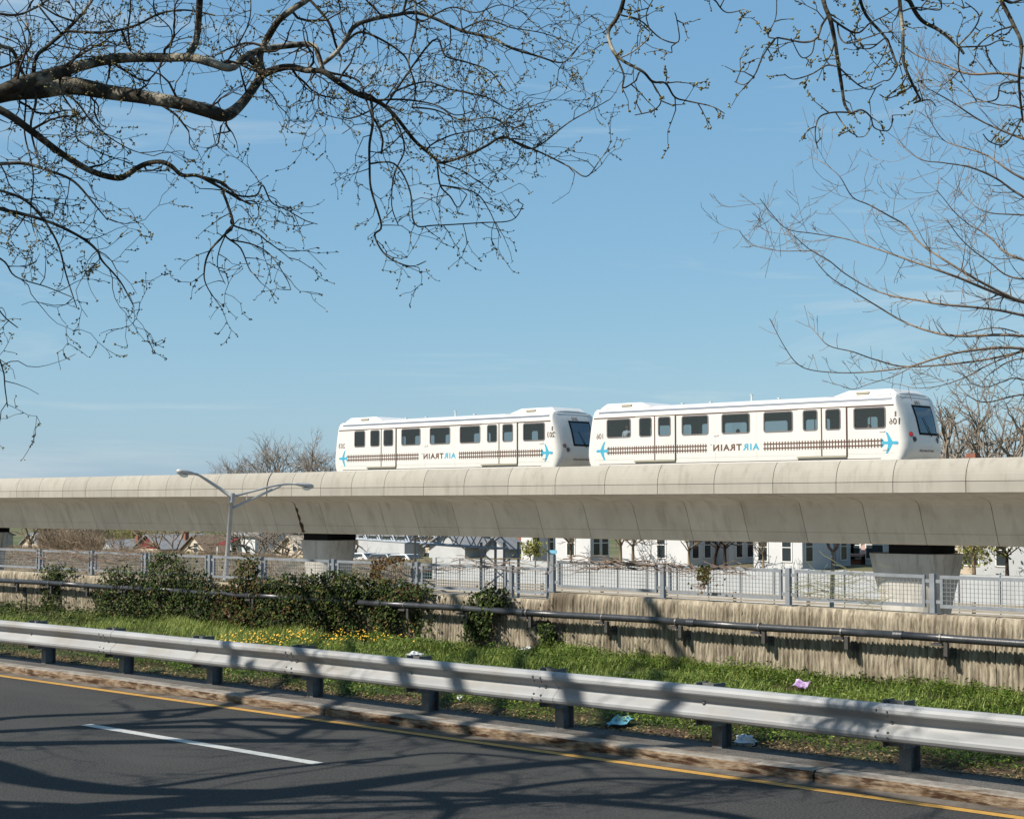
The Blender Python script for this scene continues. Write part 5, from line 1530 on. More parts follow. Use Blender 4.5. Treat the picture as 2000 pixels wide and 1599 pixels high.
shade_limb([(430, 1410), (500, 1425), (560, 1440), (640, 1450)], 6.6, 7.2, .06, .03, 5)
shade_limb([(650, 1400), (850, 1438), (1000, 1452), (1200, 1470)], 6.6, 7.4, .07, .04, 5)
shade_limb([(700, 1490), (850, 1470), (1000, 1478), (1150, 1500)], 6.2, 7.0, .04, .02, 4)
shade_limb([(1000, 1540), (1180, 1520), (1400, 1525), (1620, 1540), (1800, 1570)], 6.0, 6.8, .06, .03, 5)
tw1.build('twigs', M_twig, tree1, kind='stuff')
buds_mesh('buds', tw1.buds, .0185, tree1)

# ---- a second plane tree hangs its twigs in from above on the right
tree2 = thing('plane_tree', 'budding plane tree whose dark twigs hang in from above on the right', 'tree', (3.2, -1.5, .12))
b2 = Vector((3.2, -1.5, 0))
sp, sr = smooth_path([b2 + Vector((0, 0, -.1)), b2 + Vector((0, 0, .6)), b2 + Vector((-.1, .1, 2.5)), b2 + Vector((-.5, .5, 5.0)), b2 + Vector((-.6, .4, 8.5))], [.42, .33, .28, .24, .10])
mk('trunk', MB().tube(sp, sr, 14), M_bark, tree2, smooth=True)
z2 = lambda px: 8.0
hub = PZ(1850, -320, 8.0); hub2 = PZ(1300, -300, 8.2)
sp, sr = smooth_path([b2 + Vector((-.4, .4, 4.6)), b2 + Vector((-1.5, 2.2, 5.6)), hub, PZ(1600, -260, 8.1), hub2, PZ(1000, -360, 8.6)], [.16, .13, .10, .08, .06, .03])
mk('limb', MB().tube(sp, sr, 10), M_bark, tree2, smooth=True)
PATHS[tree2.name] = [tuple(q) for q in sp]
tw2 = Wood()
o2 = dict(seg=.055, wig=.30, bias=Vector((.05, .05, -.2)), pull=.10, ang=(28, 75), dens=.45, bud=.75, rmin=.0019)
K2 = dict(tree=tree2, depth_fn=z2, wood=tw2, opts=o2, kids=(.10, 1), kid_len=(.05, .26), kid_depth=1, nside=6)
for pix, wid in [
    ([(1300, -300), (1240, -120), (1218, 0), (1205, 35), (1188, 62), (1195, 95), (1215, 118), (1255, 140), (1275, 160), (1300, 163), (1318, 190), (1345, 198), (1390, 208), (1415, 222)], [10, 9, 8, 7, 5, 4, 3, 2]),
    ([(1205, 110), (1218, 145), (1217, 172), (1242, 158)], [4, 3]),
    ([(1255, 140), (1290, 190), (1278, 215), (1240, 225)], [3, 2]),
    ([(1214, 30), (1250, 40), (1290, 75), (1325, 82), (1322, 40), (1318, 25)], [3.5, 2]),
    ([(1238, 100), (1268, 70), (1262, 30), (1275, 0)], [3, 2]),
    ([(1400, -200), (1385, -30), (1400, 5), (1420, 25), (1455, 18)], [5, 3, 2]),
    ([(1600, -260), (1600, -80), (1608, 0), (1622, 40), (1632, 90), (1638, 130), (1645, 175), (1650, 205), (1662, 222)], [11, 10, 9, 8, 6, 5]),
    ([(1650, 207), (1625, 220), (1600, 230), (1592, 260), (1597, 290)], [4, 2]),
    ([(1628, 218), (1645, 240), (1660, 258), (1670, 262)], [3, 2]),
    ([(1662, 222), (1682, 215), (1700, 228), (1708, 250), (1735, 255), (1745, 232)], [4, 2]),
    ([(1708, 250), (1690, 265), (1672, 268)], [2.6, 1.6]),
    ([(1618, 28), (1605, 50), (1595, 75), (1570, 83), (1530, 76), (1513, 77), (1490, 110), (1475, 145), (1455, 165), (1435, 160)], [5, 4, 3, 2]),
    ([(1513, 77), (1500, 70), (1515, 35), (1517, 0)], [3, 1.8]),
    ([(1595, 75), (1585, 105), (1565, 112), (1545, 75)], [3, 1.8]),
    ([(1630, 40), (1670, 65), (1700, 45), (1730, 30), (1760, 10)], [5, 3, 2]),
    ([(1634, 50), (1640, 72), (1655, 85), (1690, 75), (1712, 68)], [4, 2]),
    ([(1640, 130), (1615, 128), (1585, 145), (1550, 155), (1532, 145)], [3.5, 2]),
    ([(1640, 140), (1675, 165), (1700, 175), (1722, 165)], [3.5, 2]),
    ([(1700, -280), (1670, -60), (1680, 0), (1695, 35), (1730, 75), (1748, 118), (1752, 130), (1738, 155), (1725, 158)], [8, 7, 6, 5, 3, 2]),
    ([(1730, 75), (1700, 95), (1670, 90), (1660, 65)], [3, 2]),
    ([(1760, -290), (1757, -60), (1757, 0), (1763, 60), (1765, 120), (1780, 160), (1798, 195)], [9, 8, 7, 6, 4]),
    ([(1785, 168), (1760, 182), (1735, 192), (1718, 185)], [3.5, 2]),
    ([(1798, 195), (1785, 202), (1815, 195), (1828, 208)], [3.5, 2]),
    ([(1763, 30), (1790, 15), (1835, 20), (1838, 0)], [3.5, 2]),
    ([(1790, -300), (1762, -40), (1778, 5), (1800, 40), (1835, 60), (1870, 90), (1882, 105)], [10, 9, 8, 7, 5]),
    ([(1882, 100), (1900, 60), (1912, 30), (1885, 5)], [4, 2]),
    ([(1880, 100), (1872, 130), (1885, 160)], [3.5, 2]),
    ([(1880, 95), (1925, 90), (1950, 80), (1972, 82)], [3.5, 2]),
    ([(1900, -320), (1930, -60), (1955, 0), (1980, 50), (1995, 90), (1990, 160), (1998, 240)], [11, 10, 9, 8, 6, 4]),
    ([(1985, 160), (1955, 165), (1945, 195), (1900, 200), (1880, 205)], [4, 2]),
    ([(1978, 50), (1950, 60), (1920, 80), (1905, 95)], [4, 2]),
    ([(1950, -30), (1970, 5), (1995, 0), (2040, -10)], [6, 4]),
    ([(1995, 240), (1965, 280), (1935, 278), (1920, 262)], [3.5, 2]),
]: traced(pix, wid, drift=.12, **K2)
tw2.build('twigs', M_twig, tree2, kind='stuff')
buds_mesh('buds', tw2.buds, .0175, tree2)

# ---- the bare tree on the right
z3 = lambda px: 24.0
tree3 = thing('bare_tree', 'leafless brown tree spreading fine upturned branches in from the right', 'tree', PZ(2520, 1150, 24.0) * 1.0)
tb3 = PZ(2520, 1150, 24.0); tb3.z = .1
tree3.location = tb3
sp, sr = smooth_path([tb3 + Vector((0, 0, -.2)), tb3 + Vector((.02, 0, .8)), tb3 + Vector((0, .1, 2.2)), PZ(2490, 560, 24.0), PZ(2440, 300, 24.0), PZ(2400, -100, 24.0)], [.34, .27, .24, .20, .14, .05])
mk('trunk', MB().tube(sp, sr, 12), M_bare, tree3, smooth=True)
PATHS[tree3.name] = [tuple(q) for q in sp]
tw3 = Wood()
o3 = dict(seg=.11, wig=.10, bias=Vector((-.1, .0, .5)), pull=.20, ang=(25, 55), dens=.40, bud=0, rmin=.0036)
K3 = dict(tree=tree3, depth_fn=z3, wood=tw3, opts=o3, kids=(.10, 1), kid_len=(.3, .8), kid_depth=2, nside=6, m=M_bare, name='branch', drift=.5)
for k3, (pix, wid) in enumerate([
    ([(2490, 620), (2250, 660), (2000, 590), (1937, 569), (1869, 541), (1806, 519), (1744, 497), (1697, 481), (1650, 466), (1588, 456), (1537, 447), (1505, 415), (1484, 388)], [16, 13, 10, 8, 6, 5, 4, 3.5, 3, 2.5, 2, 1.6]),
    ([(1990, 588), (1931, 559), (1887, 534), (1837, 503), (1797, 475), (1769, 441), (1737, 422), (1697, 400), (1665, 385), (1640, 345), (1610, 320), (1580, 305)], [8, 7, 6, 5, 4, 3, 2, 1.6]),
    ([(2500, 700), (2200, 660), (2000, 616), (1931, 603), (1837, 594), (1797, 587), (1744, 578), (1697, 562), (1650, 534), (1619, 509), (1581, 487), (1550, 460)], [14, 10, 8, 7, 6, 5, 4, 3.5, 3, 2.5, 2]),
    ([(2505, 760), (2200, 690), (2000, 656), (1869, 656), (1806, 644), (1759, 625), (1712, 597), (1666, 569), (1625, 544), (1595, 512), (1587, 495)], [13, 10, 8, 6, 5, 4, 3, 2, 1.5]),
    ([(2510, 800), (2200, 720), (2000, 681), (1900, 684), (1837, 697), (1775, 716), (1712, 725), (1650, 728), (1587, 723), (1556, 709), (1531, 675), (1503, 622)], [15, 11, 9, 7, 5, 4, 3.5, 3, 2.5, 2, 1.6]),
    ([(1990, 688), (1900, 706), (1775, 716), (1712, 703), (1666, 687), (1619, 675), (1594, 650), (1580, 635)], [7, 5, 3.5, 2.5, 1.6]),
    ([(1990, 690), (1931, 712), (1884, 737), (1837, 753), (1790, 758), (1756, 750)], [5, 3.5, 2, 1.5]),
    ([(1790, 712), (1744, 735), (1697, 750), (1666, 760), (1640, 752)], [3, 2, 1.4]),
    ([(1587, 490), (1525, 490), (1478, 481), (1455, 465), (1444, 450)], [2.6, 2, 1.4]),
    ([(2480, 420), (2200, 250), (2000, 152), (1895, 145), (1842, 126), (1790, 108), (1750, 75), (1725, 40)], [14, 10, 7, 5, 4, 3, 2]),
    ([(2470, 480), (2200, 350), (2000, 272), (1965, 259), (1912, 234), (1860, 200), (1825, 180), (1807, 168), (1788, 130)], [12, 9, 6, 5, 4, 3, 2, 1.5]),
    ([(2480, 520), (2200, 440), (2000, 350), (1930, 305), (1877, 287), (1842, 273), (1818, 238), (1806, 215)], [11, 8, 6, 4, 3, 2, 1.5]),
    ([(2480, 540), (2150, 460), (2000, 385), (1948, 350), (1895, 327), (1842, 318), (1800, 312), (1760, 285), (1750, 275)], [11, 8, 6, 5, 4, 3, 2, 1.4]),
    ([(2480, 600), (2150, 560), (2000, 508), (1960, 490), (1930, 460), (1895, 440), (1865, 415), (1845, 390), (1830, 372)], [10, 8, 6, 4, 3, 2, 1.5]),
    ([(2480, 560), (2150, 430), (2000, 420), (1930, 415), (1895, 395), (1872, 365)], [9, 7, 5, 3, 2, 1.4]),
    ([(1869, 656), (1940, 640), (1990, 650)], [3, 4]),
    ([(2505, 830), (2150, 760), (2000, 770), (1930, 785), (1895, 775), (1860, 740)], [9, 6, 4, 3, 2]),
    ([(2505, 850), (2150, 800), (2000, 742), (1960, 745), (1930, 755), (1900, 750), (1880, 730)], [8, 6, 4, 3, 2, 1.5]),
    ([(2505, 850), (2150, 720), (2000, 700), (1940, 725), (1915, 748), (1890, 765)], [8, 6, 4, 3, 2, 1.5]),
    ([(2480, 500), (2150, 300), (2000, 215), (1950, 205), (1900, 190), (1855, 160), (1830, 130)], [9, 6, 4, 3, 2, 1.5]),
    ([(2490, 640), (2200, 520), (2000, 545), (1930, 510), (1880, 470), (1850, 430)], [9, 6, 4, 3, 2]),
]):
    traced(pix, [max(1.3, w_ * .74) for w_ in wid], **(dict(K3, kid_len=(.12, .34), kid_depth=1) if min(p[0] for p in pix) < 1800 and max(p[1] for p in pix) > 690 else K3))
tw3.build('twigs', M_bare, tree3, kind='stuff')

# ---- far bare trees: fine crowns of branches grown from a short trunk
def far_tree(px, py_top, D, label, m=M_fartree, spread=.5, base=None, leaf=0, dens=1.0, group=None, rmin=.016, name='bare_tree', steps=5, tilt=0):
    b = Vector((X(px, 1000, D), D, (FZ(X(px, 1000, D)) if D > FARW + 6 else ZF) if base is None else base))
    t = Z(px, py_top, D)
    Ht = (t - b.z) * 1.28
    o = thing(name, label, 'tree', b, group=group)
    w = Wood(); tips = []
    tk = b + Vector((tilt * Ht * .3, 0, Ht * .30))
    mk('trunk', MB().tube([b + Vector((0, 0, -.2)), b + Vector((tilt * Ht * .1, 0, Ht * .12)), tk], [Ht * .030, Ht * .024, Ht * .02], 8), m, o, smooth=True)
    def rec(p, d, L, r, k):
        n = 4; pts = [p]
        for i in range(n):
            d = (d + rv(.13) + Vector((0, 0, .05))).normalized(); p = p + d * (L / n); pts.append(p)
        w.tube(pts, [max(rmin, r * (1 - .4 * i / n)) for i in range(n + 1)], 4 if r > .03 else 3)
        if k == 0:
            tips.append(p); return
        for q in range(rng.choice((2, 3, 3) if dens >= 1 else (2, 2, 3))):
            s_ = rv(1).cross(d).normalized(); a_ = R(rng.uniform(14, 46) * (.6 + spread))
            rec(pts[rng.choice((2, 3, 4, 4))], d * math.cos(a_) + s_ * math.sin(a_), L * rng.uniform(.62, .86), r * .62, k - 1)
    for q in range(5):
        a_ = q * 1.256 + rng.uniform(-.4, .4); el = rng.uniform(.7, 1.3)
        d = Vector((math.cos(a_) * spread, math.sin(a_) * spread, el)).normalized()
        rec(tk + Vector((0, 0, -.04 * Ht * (q % 2))), d, Ht * .23, Ht * .013, steps - 1)
    w.build('crown', m, o)
    if leaf:
        V = []; Fc = []; tone = []
        for p in tips:
            for q in range(leaf):
                c0 = len(V); c_ = p + rv(.30); a_ = rv(.055); b_ = rv(.055)
                V += [tuple(c_ - a_), tuple(c_ + b_), tuple(c_ + a_), tuple(c_ - b_)]; Fc.append((c0, c0 + 1, c0 + 2, c0 + 3)); tone.append(rng.random())
        mk_np('foliage', V, Fc, M_spring, o, tone=tone)
    return o
far_tree(470, 905, 150, 'low leafless tree at the left end of the row behind the guideway', spread=.75, steps=6, rmin=.011, base=ZF - 1)
far_tree(545, 886, 140, 'rounded leafless tree behind the guideway left of the train', spread=.7, steps=6, rmin=.011, base=ZF - 1)
far_tree(620, 880, 135, 'tall leafless tree directly left of the train end', spread=.7, steps=6, rmin=.011, base=ZF - 1)
far_tree(505, 912, 155, 'small leafless tree between two larger ones behind the guideway', spread=.7, steps=6, rmin=.011, base=ZF - 1)
far_tree(1865, 795, 115, 'leafless tree rising right of the train nose', spread=.65, steps=5, rmin=.011, base=ZF - 1)
far_tree(1930, 815, 120, 'leafless tree second right of the train nose', spread=.7, steps=5, rmin=.011, base=ZF - 1)
far_tree(1990, 800, 112, 'leafless tree behind the guideway at the right edge', spread=.7, steps=5, rmin=.011, base=ZF - 1)
far_tree(1900, 850, 140, 'short leafless tree filling behind the right edge trees', spread=.8, steps=5, rmin=.011, base=ZF - 1)
far_tree(552, 1000, 92, 'broad leafless tree with a pale trunk before the cream gable', m=M_fartree, spread=.9)
far_tree(1212, 1000, 81.8, 'leafless tree with upright trunk left of the broad white house', m=M_brush, spread=.9, steps=4)
far_tree(1236, 1000, 81.8, 'leafless tree with forked trunk before the broad white house', m=M_brush, spread=1.0, steps=4)
far_tree(1392, 1000, 81.8, 'leaning dark leafless tree before the narrow white house', m=M_twig, spread=1.0, steps=4, tilt=.3)
far_tree(1415, 1000, 81.8, 'forked thick dark leafless tree before the narrow white house', m=M_twig, spread=1.1, steps=4)
far_tree(1115, 1010, 81.8, 'slender leafless tree before the first white house', m=M_brush, spread=.8, steps=4)
far_tree(1490, 1030, 81.8, 'thin twiggy leafless tree before the white house with two windows', m=M_brush, spread=.8, steps=4)
far_tree(1345, 1020, 81.8, 'thin leafless tree at the corner of the broad white house', m=M_brush, spread=.9, steps=4)
far_tree(1900, 1000, 81.8, 'budding yellow green tree right of the right pier', m=M_brush, spread=1.1, leaf=5, steps=5)
far_tree(1965, 1010, 81.8, 'budding tree with dark trunk before the grey house at the right edge', m=M_twig, spread=1.1, leaf=2, steps=4)
far_tree(262, 1030, 145, 'yellow green leafing tree behind the red gabled house', spread=1.0, leaf=14, name='leafing_tree')
far_tree(232, 1036, 150, 'yellow green leafing tree left of its taller neighbour', spread=1.0, leaf=14, name='leafing_tree')
far_tree(195, 1010, 84, 'dark forked leafless tree at the left behind the fence', m=M_twig, spread=1.2, steps=4)
far_tree(1036, 1062, 81.8, 'small budding shrub before the shaded white house', m=M_brush, spread=1.1, leaf=6, steps=4, name='shrub')
ORD = ['first', 'second', 'third', 'fourth', 'fifth', 'sixth', 'seventh', 'eighth', 'ninth', 'tenth', 'eleventh', 'twelfth', 'thirteenth', 'fourteenth']
for k, px_ in enumerate((84, 104, 122, 140, 158, 176, 212)):
    far_tree(px_, 1012 + (k * 7) % 16, 83 + (k % 4) * 2.5, 'brown twiggy thicket tree behind the left fence, %s from the left' % ORD[k], m=M_brush, spread=1.15, steps=5, group='brush at the left', name='brush_tree', rmin=.02)
for k, px_ in enumerate((335, 500, 720, 770, 860, 960, 1000)):
    far_tree(px_, 1000, 100 + 6 * (k % 4), 'leafless garden tree among the far houses, %s from the left' % ORD[k], m=M_brush, spread=1.0, steps=5, group='garden trees among the far houses', name='bare_tree', rmin=.013)
for k, px_ in enumerate((60, 160, 280, 560, 680, 820, 1100, 1330, 1700, 1850)):
    far_tree(px_, 975, 120 + 10 * (k % 4), 'distant leafless tree behind the houses, %s from the left' % ORD[k], m=M_brush, spread=1.1, steps=5, group='far trees behind the houses', name='bare_tree', rmin=.03)

# brush over the far embankment, left half: a tangle nobody could count
w = Wood()
for k in range(8000):
    px_ = rng.uniform(-150, 560) if k < 6200 else rng.uniform(560, 900)
    t = rng.uniform(-.0, 1.25); D = FARW - 4.4 * (1 - t) + .8 * t
    b = Vector((X(px_, 1090, D), D, min(ZF - .32, ZB + (ZF - .26 - ZB) * t)))
    if b.x > xw: continue
    hgt = .55 if t < .85 else .32
    d = Vector((rng.uniform(-.8, .8), rng.uniform(-.5, .3), rng.uniform(.2, 1))).normalized()
    pts = [b]
    for i in range(4):
        d = (d + rv(.3)).normalized(); b = b + d * rng.uniform(.1, .32) * hgt * 1.4; pts.append(b)
    w.tube(pts, [.018, .015, .012, .010, .008], 3)
for k in range(1500):
    px_ = rng.choice((rng.uniform(75, 200), rng.uniform(75, 200), rng.uniform(-60, 560)))
    D = rng.uniform(FARW + .5, FARW + 3); b = Vector((X(px_, 1090, D), D, ZF - .35 + rng.uniform(0, 1.0 if 75 < px_ < 200 else .2)))
    d = Vector((rng.uniform(-.5, .5), rng.uniform(-.4, .3), rng.uniform(.3, 1))).normalized(); pts = [b]
    k_ = .8 if 75 < px_ < 200 else .22
    for i in range(4):
        d = (d + rv(.28)).normalized(); b = b + d * rng.uniform(.2, .5) * k_; pts.append(b)
    w.tube(pts, [.020, .017, .014, .012, .010], 3)
w.build('thicket', M_brush, None, kind='stuff', label='brown leafless tangle over the far wall at the left', category='thicket')

# ================================================================== IVY, VINES, GRASS, FLOWERS, LITTER
def inside(x, y, poly):
    c = False; n = len(poly)
    for i in range(n):
        x1, y1 = poly[i]; x2, y2 = poly[i - 1]
        if (y1 > y) != (y2 > y) and x < (x2 - x1) * (y - y1) / (y2 - y1) + x1: c = not c
    return c
def leaf_cloud(name, poly, N, label, dead=0.0, thick=.2, size=(.014, .028), m=M_ivy):
    xs_ = [p[0] for p in poly]; ys_ = [p[1] for p in poly]
    x0, x1, y0, y1 = min(xs_), max(xs_), min(ys_), max(ys_)
    c_ = P((x0 + x1) / 2, y1, WALL)
    o = thing(name, label, 'ivy', (c_.x, WALL, .15))
    V = []; Fc = []; tone = []; V2 = []; F2 = []; t2 = []
    k = 0
    lump = [(rng.uniform(x0, x1), rng.uniform(y0, y1), rng.uniform(10, 34), rng.uniform(.0, 1)) for _ in range(max(4, int((x1 - x0) * (y1 - y0) / 420)))]
    while k < N:
        a_, b_ = rng.uniform(x0, x1), rng.uniform(y0, y1)
        a2, b2_ = a_ + rng.gauss(0, 5), b_ + rng.gauss(0, 4)
        nzv = math.sin(a_ * .21 + 2 * math.sin(b_ * .13)) * math.sin(b_ * .19 + 1.7 * math.sin(a_ * .11))
        if nzv < -.45 and rng.random() < .8: continue
        if not inside(a2, b2_, poly): continue
        k += 1
        if rng.random() < .16:                       # strands that trail out of the mass
            a_ += rng.gauss(0, 16); b_ += abs(rng.gauss(0, 10)) * rng.choice((-.6, 1))
        bul = 0
        for lx, ly, lr, la in lump:
            q = ((a_ - lx) ** 2 + (b_ - ly) ** 2) / (lr * lr)
            if q < 1: bul = max(bul, la * math.sqrt(1 - q))
        p = P(a_, b_, WALL - .04 - thick * (.45 + .45 * bul) * rng.random() ** .6)
        nrm = Vector((rng.gauss(-.05, .5), -1 + rng.gauss(0, .3), rng.gauss(.4, .6))).normalized()
        t = nrm.cross(Vector((rng.gauss(0, 1), rng.gauss(0, .3), rng.gauss(0, 1)))).normalized(); bt = nrm.cross(t)
        s_ = rng.uniform(*size)
        # five-pointed ivy leaf, creased along its middle
        shp = [(0, -.9), (.55, -.75), (.95, -.05), (.45, .15), (0, 1.15), (-.45, .15), (-.95, -.05), (-.55, -.75)]
        pts = [p + t * (u * s_) + bt * (v * s_) - nrm * (abs(u) * .22 * s_) for u, v in shp]
        isd = rng.random() < dead
        VV, FF, TT = (V2, F2, t2) if isd else (V, Fc, tone)
        c0 = len(VV); VV += [tuple(q) for q in pts]
        FF += [(c0, c0 + 1, c0 + 2, c0 + 3), (c0, c0 + 3, c0 + 4, c0 + 4)[:3] + (c0 + 4,)] if False else [(c0, c0 + 1, c0 + 2, c0 + 3), (c0 + 5, c0 + 6, c0 + 7, c0), (c0, c0 + 3, c0 + 4, c0 + 5)]
        tn = min(1, max(0, rng.gauss(.40, .36))); TT += [tn, tn * .9, tn * .95]
    if V: mk_np('foliage', V, Fc, m, o, tone=tone, kind='stuff')
    if V2: mk_np('dead_leaves', V2, F2, M_ivydead, o, tone=t2, kind='stuff')
    # stems
    w = Wood()
    for k in range(max(3, int((x1 - x0) / 14))):
        a_ = rng.uniform(x0 + 4, x1 - 4); p = P(a_, y1, WALL - .06); pts = [p]
        for i in range(7):
            p = p + Vector((rng.uniform(-.1, .1), 0, (EYE - 1.0 - pts[0].z) / 9 * rng.uniform(.5, 1.2))); pts.append(p)
        w.tube(pts, [.008, .007, .007, .006, .006, .005, .004, .003], 4)
    w.build('stems', M_vine, o, kind='stuff')
    return o
leaf_cloud('ivy', [(80, 1115), (95, 1103), (130, 1106), (152, 1112), (150, 1120), (120, 1124), (112, 1140), (110, 1188), (76, 1190), (80, 1150)], 1237, 'small ivy plant trailing over the pipe nearest the left edge', thick=.16)
leaf_cloud('ivy', [(190, 1132), (210, 1112), (245, 1108), (285, 1122), (292, 1090), (310, 1078), (340, 1078), (360, 1095), (364, 1118), (400, 1115), (412, 1132), (410, 1145), (408, 1190), (418, 1240), (300, 1238), (240, 1230), (184, 1216), (186, 1170)], 10472, 'big dark ivy mass climbing the fence left of the lamp', dead=.04, thick=.36)
leaf_cloud('ivy', [(424, 1152), (442, 1140), (462, 1122), (466, 1095), (480, 1084), (504, 1092), (508, 1135), (502, 1180), (506, 1240), (414, 1240), (410, 1205)], 4522, 'ivy column with brown leaves climbing the fence right of the lamp', dead=.32, thick=.36)
leaf_cloud('ivy', [(498, 1140), (560, 1124), (620, 1124), (650, 1113), (690, 1120), (722, 1130), (716, 1162), (697, 1180), (698, 1240), (600, 1248), (560, 1244), (494, 1240)], 10948, 'widest ivy mass on the wall above the yellow flowers', dead=.10, thick=.36)
leaf_cloud('ivy', [(712, 1138), (760, 1130), (790, 1138), (820, 1145), (850, 1152), (818, 1168), (782, 1172), (772, 1200), (768, 1236), (732, 1240), (722, 1200), (728, 1176)], 3570, 'ivy spilling over the wall top right of the widest mass', dead=.12, thick=.26)
leaf_cloud('ivy', [(722, 1130), (728, 1100), (748, 1088), (785, 1090), (792, 1098), (755, 1100), (744, 1112), (742, 1132)], 475, 'arch of brown dead vine leaves on the fence mesh', dead=.9, thick=.08)
leaf_cloud('ivy', [(905, 1252), (908, 1190), (930, 1158), (960, 1146), (996, 1156), (986, 1176), (972, 1186), (955, 1205), (958, 1228), (945, 1252)], 2142, 'separate ivy clump hanging over the pipe in mid wall', dead=.03, thick=.28)
leaf_cloud('ivy', [(1050, 1218), (1072, 1212), (1086, 1256), (1060, 1260), (1052, 1240)], 547, 'small ivy tuft at the wall foot right of the hanging clump', thick=.2)
leaf_cloud('ivy', [(798, 1200), (822, 1190), (815, 1230), (806, 1245), (800, 1225)], 214, 'thin sparse ivy strand on the bare wall', dead=.2, thick=.06)
leaf_cloud('ivy', [(160, 1150), (200, 1128), (500, 1138), (720, 1136), (800, 1160), (850, 1190), (850, 1236), (700, 1248), (420, 1248), (170, 1212)], 2600, 'thin ivy layer clinging to the wall between the thicker masses', dead=.08, thick=.14)
# woody vines over the fence top
def vines(px0, px1, pyc, n, label, m, sc=1.0, D=FY - .03, spread=10):
    o = thing('climbing_vine', label, 'vine', P((px0 + px1) / 2, 1170, D))
    w = Wood()
    for k in range(n):
        a_ = rng.uniform(px0, px1); b_ = pyc(a_) + rng.gauss(0, spread * .5)
        d = rng.choice((-1, 1)); pts = []
        dy = rng.uniform(-.25, .5)
        for i in range(10):
            pts.append(P(a_, b_, D + rng.uniform(-.05, .05)))
            a_ += d * rng.uniform(5, 14); b_ += rng.gauss(dy * 4, 3.0) + (pyc(a_) - b_) * .12
            if not px0 - 20 < a_ < px1 + 20: break
        if len(pts) > 3: w.tube(pts, list(np.linspace(.0065, .0025, len(pts)) * sc), 4)
    w.build('stems', m, o, kind='stuff')
    return o
ftop = lambda a_: 1094 + (a_ - 1080) * .0335
vines(1085, 1460, lambda a_: ftop(a_) + 5, 55, 'leafless brown vine tangled along the top rail of the fence', M_vine, .85, spread=12)
vines(1085, 1330, lambda a_: ftop(a_) - 1, 12, 'thick woody vine lying on the fence top left of the dark trunk', M_vine, 1.6, spread=5)
vines(1555, 1730, lambda a_: ftop(a_) + 34, 60, 'fine yellow green budding vine on the mesh left of the right pier', M_greenvine, .5, spread=44)
vines(830, 1075, lambda a_: 1102, 30, 'thin leafless vine over the fence right of the ivy', M_vine, .8, spread=16)
vines(0, 300, lambda a_: 1080 + a_ * .03, 70, 'thin brown vines woven through the fence at the left', M_vine, .8, spread=28)
# dark leaves hanging in the mesh
leaf_cloud('ivy', [(1362, 1104), (1388, 1104), (1384, 1140), (1372, 1150), (1366, 1130)], 190, 'small wilted ivy strand hanging in the fence mesh under the dark trunk', dead=.5, thick=.0, m=M_ivy)

# ---- grass and weeds on the bank: mesh leaves in one sheet
def grass(N, x0, x1, yl, yh, hgt, wid, name, dens=None, seed=1, m=M_grass, tone_shift=0.0, label=None):
    g = np.random.default_rng(seed)
    x = g.uniform(x0, x1, N); y = g.uniform(yl, yh, N)
    # clumping
    cl = np.sin(x * 2.1 + 1.7 * np.sin(y * 1.9)) * np.sin(y * 2.7 + 1.3 * np.sin(x * 1.3)) + .5 * np.sin(x * 5.3 + y * 4.1) * np.sin(y * 6.1 - x * 2.2)
    keep = g.random(N) < np.clip(.55 + .35 * cl, .08, 1)
    if dens is not None: keep &= g.random(N) < dens(x, y)
    x, y, cl = x[keep], y[keep], cl[keep]; n = len(x)
    z = zg(x, y)
    hh = hgt * g.uniform(.5, 1.4, n) * (1 + .35 * cl)
    ang = g.uniform(0, 2 * np.pi, n); w = wid * g.uniform(.6, 1.4, n)
    ln = g.uniform(.15, .9, n)[:, None] * np.stack([np.cos(ang + 1.3), np.sin(ang + 1.3)], -1) * hh[:, None]
    b = np.stack([x, y, z - .005], -1)
    side = np.stack([np.cos(ang), np.sin(ang), np.zeros(n)], -1) * w[:, None]
    mid = b + np.concatenate([ln * .4, (hh * .6)[:, None]], -1)
    tip = b + np.concatenate([ln, hh[:, None]], -1)
    V = np.stack([b - side * .45, b + side * .45, mid + side, tip, mid - side], 1).reshape(-1, 3)
    k = np.arange(n)[:, None] * 5
    Fc = np.concatenate([k + np.array([[0, 1, 2, 4]]), ], 0)
    Ft = np.concatenate([k + np.array([[4, 2, 3, 3]])], 0)
    tone = np.clip(.42 + tone_shift + .18 * cl + g.normal(0, .2, n), 0, 1)
    Fq = np.concatenate([Fc, k + np.array([[4, 2, 3, 3]])[:, :4]], 0)
    # triangles for the tips are kept as separate three-sided faces
    Vt = V
    return Vt, Fc, k + np.array([[4, 2, 3]]), tone
def grass_obj(name, label, *a, **k):
    m = k.pop('m', M_grass)
    V, Fq, Ft, tone = grass(*a, name, **k)
    q2 = np.concatenate([Fq[:, [0, 1, 2]], Fq[:, [0, 2, 3]], Ft], 0)
    mk_np(name, V, q2, m, None, tone=np.concatenate([tone, tone, tone]), kind='stuff', label=label, category='grass')
near_right = lambda x, y: np.clip((x + 24) / 6, .0, 1)
edge = lambda x, y: np.clip((y - 12.58 - .10 * np.sin(x * 2.3) - .08 * np.sin(x * 5.1 + 1) - .08 * np.sin(x * .9)) / .15, 0, 1)
def clumps(x, y):
    return (np.sin(x * 2.1 + 1.7 * np.sin(y * 1.9)) * np.sin(y * 2.7 + 1.3 * np.sin(x * 1.3)) + .6 * np.sin(x * 5.3 + y * 4.1) * np.sin(y * 6.1 - x * 2.2) + .5 * np.sin(x * 11.3 - y * 7.7) * np.sin(y * 13.1 + x * 3.9)) / 2.1
